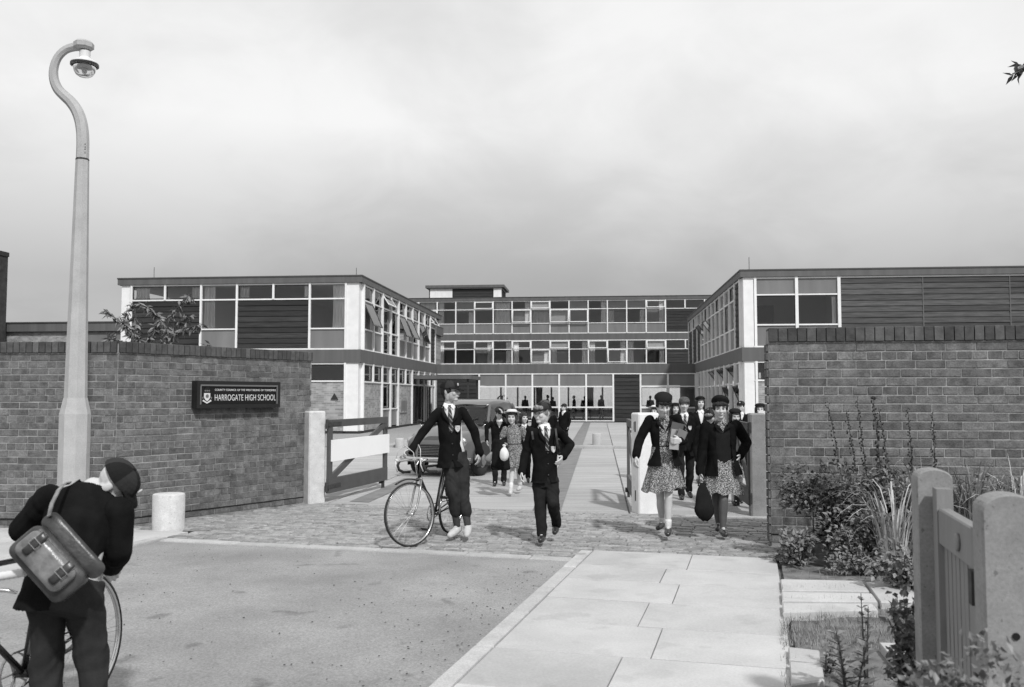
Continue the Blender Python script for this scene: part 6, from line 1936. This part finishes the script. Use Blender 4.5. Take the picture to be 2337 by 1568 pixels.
# short boy's shoulder bag and strap
sbg = empty('shoulder_bag', P(1283, 1020, 9.95), R(10), 'small dark shoulder bag at the short boy\'s hip', 'bag')
rbox(-.06, .06, -.09, .09, -.03, .03, .02, .004).xf(Matrix.Rotation(R(90), 4, 'X')).build('pouch', MT['leather'], sbg, True)
p0 = P(1283, 1020, 9.95)
for pts in ([P(1268, 978, 9.70), P(1270, 996, 9.60), P(1273, 1014, 9.60), P(1279, 1030, 9.72)], [P(1214, 982, 9.68), P(1215, 992, 9.60), P(1217, 1003, 9.61)]):
    g = MB(); rg = []
    for i, p in enumerate(pts):
        d = (pts[min(i + 1, len(pts) - 1)] - pts[max(i - 1, 0)]).normalized(); x = d.cross(V3((0, -1, 0))).normalized() * .010; n_ = V3((0, -.004, 0))
        Mi_ = Matrix.Rotation(-R(10), 4, 'Z')
        rg.append([Mi_ @ (q - p0) for q in (p + x + n_, p - x + n_, p - x - n_, p + x - n_)])
    g.loft(rg); g.build('strap', MT['leather'], sbg)
tag(MB().box(-.06, .06, -.01, .01, -.09, .09).build('papers', MT['paper'], None, loc=P(1738, 950, 15.1), rz=.2), 'white papers held by the girl beyond the grey post', 'papers')

# ================================================================== PLANTS
def leaf(mb, p, d, n, L, W):
    d = V3(d).normalized(); x = d.cross(V3(n))
    if x.length < 1e-3: x = d.cross(V3((1, 0, 0)))
    x.normalize(); u = x.cross(d)
    o = len(mb.v); m = p + d * L * .45
    mb.v += [tuple(p), tuple(m + x * W + u * W * .35), tuple(p + d * L), tuple(m - x * W + u * W * .35), tuple(m)]
    mb.f += [(o, o + 1, o + 4), (o + 1, o + 2, o + 4), (o, o + 4, o + 3), (o + 4, o + 2, o + 3)]
def rv(): 
    while True:
        v = V3((random.uniform(-1, 1), random.uniform(-1, 1), random.uniform(-1, 1)))
        if .05 < v.length < 1: return v.normalized()
def tree_branch(mbS, mbL, pts, r0, LL, n, droop=.5, pitch=.05):
    pts = [V3(p) for p in pts]
    mbS.tube(pts, [r0 * (1 - .8 * i / (len(pts) - 1)) for i in range(len(pts))], 6)
    L = sum((b_ - a).length for a, b_ in zip(pts, pts[1:]))
    for k in range(n):
        t = (k + random.random()) / n
        t = .25 + .75 * t
        s = t * (len(pts) - 1); i = min(int(s), len(pts) - 2)
        p = pts[i].lerp(pts[i + 1], s - i)
        for q in range(random.choice((1, 2, 2, 3))):
            d = rv() + V3((0, -.1, -droop)); leaf(mbL, p + rv() * .02, d, rv() + V3((0, 0, 1)), LL * random.uniform(.7, 1.2), LL * .17)
# young tree behind the left wall
tb0 = V3((P(350, 905, 13.2).x, 13.2, 0))
tr_ = empty('young_tree', tb0, 0, 'young leafy tree spreading above the coping of the left wall', 'tree')
S_, L_ = MB(), MB()
fork = V3((0, 0, 1.55))
S_.tube([V3((0, 0, -.1)), V3((.01, 0, .8)), fork], [.05, .04, .035], 8)
def TP(px, py, dy=0): return P(px, py, 13.2 + dy) - tb0
for brs in ([(330, 800, 0), (320, 780, 0), (300, 752, -.1), (275, 735, -.2), (237, 707, -.3)], [(330, 800, 0), (322, 775, .1), (312, 735, .2), (303, 690, .3)], [(330, 800, 0), (338, 770, .1), (352, 755, .2), (358, 740, .2)], [(372, 800, .1), (380, 775, .1), (383, 740, .1), (395, 712, .1), (418, 690, .1), (437, 668, .1)],
            [(380, 770, .1), (372, 735, .2), (350, 710, .2), (322, 692, .3)], [(378, 778, .1), (395, 765, .0), (425, 748, -.1), (463, 740, -.1)], [(383, 742, .1), (405, 735, .3), (437, 722, .4)], [(330, 805, 0), (300, 785, -.2), (270, 778, -.3), (243, 772, -.3)], [(378, 800, .1), (410, 800, 0), (450, 795, 0), (478, 788, 0)],
            [(330, 800, 0), (300, 770, .3), (285, 740, .4), (290, 705, .5)], [(350, 800, 0), (362, 785, -.2), (385, 790, -.3)]):
    tree_branch(S_, L_, [fork if i == 0 else TP(*b_) for i, b_ in enumerate(brs)], .022, .125, 34, .6)
S_.build('trunk', MT['bark'], tr_, True); L_.build('crown', MT['leaf'], tr_)
# tree beyond the right edge: only the tip of one bough reaches the picture
tb1 = V3((7.6, 4.6, 0))
tr2 = empty('overhanging_tree', tb1, 0, 'tree beyond the right edge whose leafy bough tip enters the sky', 'tree')
S_, L_ = MB(), MB()
tip = P(2316, 172, 6.6) - tb1
S_.tube([V3((0, 0, -.1)), V3((.05, 0, 2.0)), V3((0, .05, 3.6)), V3((.3, .1, 5.0))], [.12, .10, .07, .02], 8)
tree_branch(S_, L_, [V3((0, .05, 3.3)), V3((-1.4, .7, 4.1)), V3((-2.6, 1.5, 4.35)), P(2380, 130, 6.6) - tb1, P(2340, 145, 6.6) - tb1, tip], .03, .09, 40, .5)
tree_branch(S_, L_, [V3((0, .05, 3.6)), V3((.5, .2, 4.4)), V3((1.2, .3, 5.0))], .03, .09, 60, .4)
S_.build('trunk', MT['bark'], tr2, True); L_.build('crown', MT['leaf_dark'], tr2)
# leafy shrubs in front of the right wall
def shrub(label, c, rx, ry, rz_, n, LL, m, stems=9, name='shrub', shell=.55):
    root = empty(name, V3((c.x, c.y, 0)), 0, label, 'shrub')
    S_, L_ = MB(), MB()
    for k in range(stems):
        d = rv(); S_.tube([V3((d.x * .06, d.y * .06, -.05)), V3((d.x * rx * .4, d.y * ry * .4, c.z)), V3((d.x * rx * .8, d.y * ry * .8, c.z + rz_ * .6 * abs(d.z)))], [.010, .008, .003], 5)
    cl = [(rv() * random.uniform(.2, .85), random.uniform(.22, .42)) for _ in range(22)]
    for k in range(n):
        cc, cr_ = random.choice(cl)
        v = rv() * random.uniform(shell, 1.0) * cr_ + cc
        if v.length > 1.08: v = v.normalized() * random.uniform(.8, 1.05)
        p = V3((v.x * rx, v.y * ry, c.z + v.z * rz_))
        if p.z < .01: continue
        d = V3((v.x, v.y, v.z * .3)) + rv() * .8
        leaf(L_, p, d, V3((0, -.3, 1)) + rv() * .5, LL * random.uniform(.6, 1.25), LL * .30)
    S_.build('stems', MT['stem'], root); L_.build('foliage', MT[m], root)
    return root
shrub('dense dark small-leaved shrub against the garden wall', V3((P(1912, 905, 8.8).x, 8.8, .50)), .62, .36, .56, 4600, .056, 'leaf_dark')
shrub('paler trailing shrub at the foot of the dark shrub', V3((P(1975, 905, 8.4).x, 8.4, .26)), .50, .28, .32, 2000, .056, 'leaf')
shrub('low pale leafy plant spilling onto the pavement corner', V3((P(1815, 905, 8.55).x, 8.55, .12)), .26, .30, .24, 800, .062, 'leaf_pale')
shrub('low ground cover plants in front of the strappy grass', V3((P(2020, 905, 8.15).x, 8.15, .06)), .62, .20, .16, 1200, .05, 'leaf')
shrub('leafy creeper filling the corner beside the round-topped post', V3((P(2060, 905, 7.4).x, 7.4, .14)), .32, .35, .28, 900, .06, 'leaf')
# foxglove seed stalks
fx = [(1888, 915, 1930, 1150), (1931, 935, 1962, 1150), (1955, 914, 1985, 1160), (1993, 908, 2015, 1160), (2005, 930, 2040, 1165), (2071, 928, 2085, 1150), (2128, 939, 2135, 1150), (1850, 1095, 1856, 1190)]
words = ('tallest leaning foxglove stalk nearest the pavement', 'shorter foxglove stalk second from the pavement', 'foxglove stalk third from the pavement', 'thickest dark foxglove stalk in the middle of the bed', 'foxglove stalk leaning just right of the thickest one', 'slim foxglove stalk left of the round-topped post', 'last foxglove stalk above the round-topped post', 'short dark flower spike on top of the shrub')
for i, (x0, y0, x1, y1) in enumerate(fx):
    D_ = 8.85 + .05 * (i % 3)
    b0 = P(x1, y1, D_); b0.z = 0
    root = empty('foxglove', b0, 0, words[i], 'foxglove', 'foxglove seed stalks before the wall')
    tp = P(x0, y0, D_) - b0; md = P(x1, y1, D_) - b0
    S_, L_ = MB(), MB()
    S_.tube([V3((md.x * .5, 0, 0)), md, md.lerp(tp, .5) + V3((.01, 0, 0)), tp], [.007, .006, .004, .002], 5)
    for k in range(46 if i != 3 else 80):
        t = .35 + .65 * k / 46
        t = min(t, 1)
        p = md.lerp(tp, t); q = rv(); q.z *= .3
        sz = .014 * (1.25 - t * .6) * (1.3 if i == 3 else 1)
        L_.ell(p + q * .022, (sz * .7, sz * .7, sz), None, 6, 4)
    S_.build('stalk', MT['stem'], root); tag(L_.build('seed_pods', MT['seed'], root), kind='stuff')
# strappy dry grass
def grass_clump(label, c, n, hh, spread, m, w=.0075):
    root = empty('grass_clump', V3((c.x, c.y, 0)), 0, label, 'grass', 'arching grass clumps in the bed')
    g = MB()
    for k in range(n):
        a = random.uniform(0, 6.28); L = hh * random.uniform(.6, 1.15); sp = spread * random.uniform(.3, 1.1)
        random_droop = random.uniform(.55, 1.25)
        d = V3((math.cos(a), math.sin(a) * .7, 0)); p0_ = d * random.uniform(0, .20)
        pts = [p0_ + d * sp * (t ** 1.8) + V3((0, 0, L * (t * 1.45 - random_droop * t ** 2.8))) for t in (0, .2, .4, .6, .8, .92, 1)]
        x = d.cross(V3((0, 0, 1))).normalized(); o = len(g.v)
        tw = random.uniform(-.5, .5)
        for i, p in enumerate(pts):
            ww = w * (1, 1, .95, .85, .6, .35, .05)[i] * random.uniform(.9, 1.1)
            xx = (x * math.cos(tw * i) + V3((0, 0, 1)) * math.sin(tw * i) * .4)
            g.v += [tuple(p - xx * ww), tuple(p + xx * ww)]
        for i in range(6): g.f.append((o + 2 * i, o + 2 * i + 1, o + 2 * i + 3, o + 2 * i + 2))
    g.build('blades', MT[m], root)
grass_clump('tall arching pale grass clump beside the dark shrub', V3((P(2035, 905, 8.2).x, 8.2, 0)), 70, 1.05, .66, 'straw_grass')
grass_clump('green arching grass clump behind the round-topped post', V3((P(2105, 905, 8.5).x, 8.5, 0)), 120, 1.15, .45, 'leaf_pale')
grass_clump('straggling grass clump between the posts above the garden gate', V3((P(2215, 905, 8.4).x, 8.4, 0)), 130, 1.12, .5, 'leaf_pale')
grass_clump('straggling grass clump at the right frame edge before the wall', V3((P(2320, 905, 8.3).x, 8.3, 0)), 130, 1.10, .5, 'straw_grass')
shrub('tall tangled weeds between the dark shrub and the strappy grass', V3((P(2045, 905, 8.95).x, 8.95, .50)), .40, .28, .50, 2000, .06, 'leaf')
shrub('rank weeds along the wall foot behind the garden gate', V3((P(2230, 905, 8.6).x, 8.6, .42)), .95, .3, .50, 4200, .065, 'leaf')
# near plants
def weed(label, px, py_top, D_, n, hh, LL, m, stems=3, spread=.12):
    c = V3((P(px, 905, D_).x, D_, 0)); root = empty('weed', c, 0, label, 'weed')
    S_, L_ = MB(), MB()
    for s_ in range(stems):
        d = V3((random.uniform(-1, 1), random.uniform(-.6, .6), 0)) * spread; h_ = hh * random.uniform(.7, 1.0)
        pts = [d * .3, d * .6 + V3((0, 0, h_ * .5)), d + V3((0, 0, h_))]
        S_.tube(pts, [.006, .005, .002], 5)
        for k in range(n):
            t = k / n; p = pts[0].lerp(pts[1], t * 2) if t < .5 else pts[1].lerp(pts[2], t * 2 - 1)
            for q in (0, 1):
                a = k * 1.57 + q * math.pi
                leaf(L_, p, V3((math.cos(a), math.sin(a), .45)), V3((0, 0, 1)), LL * random.uniform(.7, 1.1) * (1.1 - .5 * t), LL * .23)
    S_.build('stems', MT['stem'], root); L_.build('leaves', MT[m], root)
weed('broad-leaved weed with pointed leaves growing between the stones at the bottom edge', 1925, 1400, 4.75, 9, .42, .12, 'leaf', 3, .10)
weed('tall narrow weed spike beside the broad-leaved weed', 1962, 1380, 5.0, 12, .50, .07, 'leaf', 2, .05)
weed('tuft of small weed growing at the stone edge left of the broad-leaved weed', 1872, 1440, 5.2, 6, .13, .06, 'leaf', 4, .09)
shrub('young privet bush with glossy leaves at the foot of the round-topped post', V3((P(2062, 905, 4.25).x, 4.25, .42)), .13, .15, .42, 900, .045, 'leaf_dark', 6)
shrub('blurred leafy hedge top in the bottom right corner', V3((P(2255, 905, 2.6).x, 2.6, .56)), .34, .18, .38, 3600, .034, 'leaf_pale', 8, 'hedge')
# rough grass and moss between the stones
g = MB()
for k in range(5200):
    px, py = random.uniform(1782, 2100), random.choice((random.uniform(1395, 1480), random.uniform(1300, 1568), random.uniform(1345, 1380)))
    p = G(px, py, .0)
    if p.y > 8.4: continue
    if any(abs(px - cx_) < wx_ and abs(py - cy_) < wy_ for cx_, cy_, wx_, wy_ in ((1882, 1335, 98, 10), (1890, 1363, 105, 9), (1895, 1389, 104, 8), (2040, 1350, 56, 20), (1838, 1497, 34, 15), (1842, 1540, 36, 23), (2055, 1500, 44, 30))): continue
    if random.random() < .45 and not (1396 < py < 1475): continue
    d = rv(); L = random.uniform(.015, .07); x = V3((d.y, -d.x, 0)).normalized() * .0022
    b0 = V3((p.x, p.y, 0.0)); o = len(g.v); tpq = b0 + V3((d.x * .7, d.y * .7, .6 + abs(d.z) * .6)) * L
    g.v += [tuple(b0 - x), tuple(b0 + x), tuple(tpq)]; g.f.append((o, o + 1, o + 2))
tag(g.build('rough_grass', MT['grass'], None), 'rough dry grass growing between the sunken stones', 'grass', kind='stuff')
# dead leaves and grit lying on the road
g = MB()
for k in range(420):
    s_ = random.uniform(-6.2, -1.78) if k % 3 else -1.78 - abs(random.gauss(0, .25)); r_ = random.uniform(3.2, 8.5)
    p = RP(s_, r_, -.028); a = random.uniform(0, 3.14); q = random.uniform(.004, .012)
    d = V3((math.cos(a), math.sin(a), 0)) * q; x = V3((-d.y, d.x, 0)) * .6
    o = len(g.v); g.v += [tuple(p - d), tuple(p + x), tuple(p + d), tuple(p - x), tuple(p + V3((0, 0, q * .5)))]; g.f += [(o, o + 1, o + 4), (o + 1, o + 2, o + 4), (o + 2, o + 3, o + 4), (o + 3, o, o + 4)]
tag(g.build('road_grit', MT['seed'], None), 'specks of grit and dead leaf scattered on the road', 'grit', kind='stuff')

bpy.data.scenes.remove(TS)
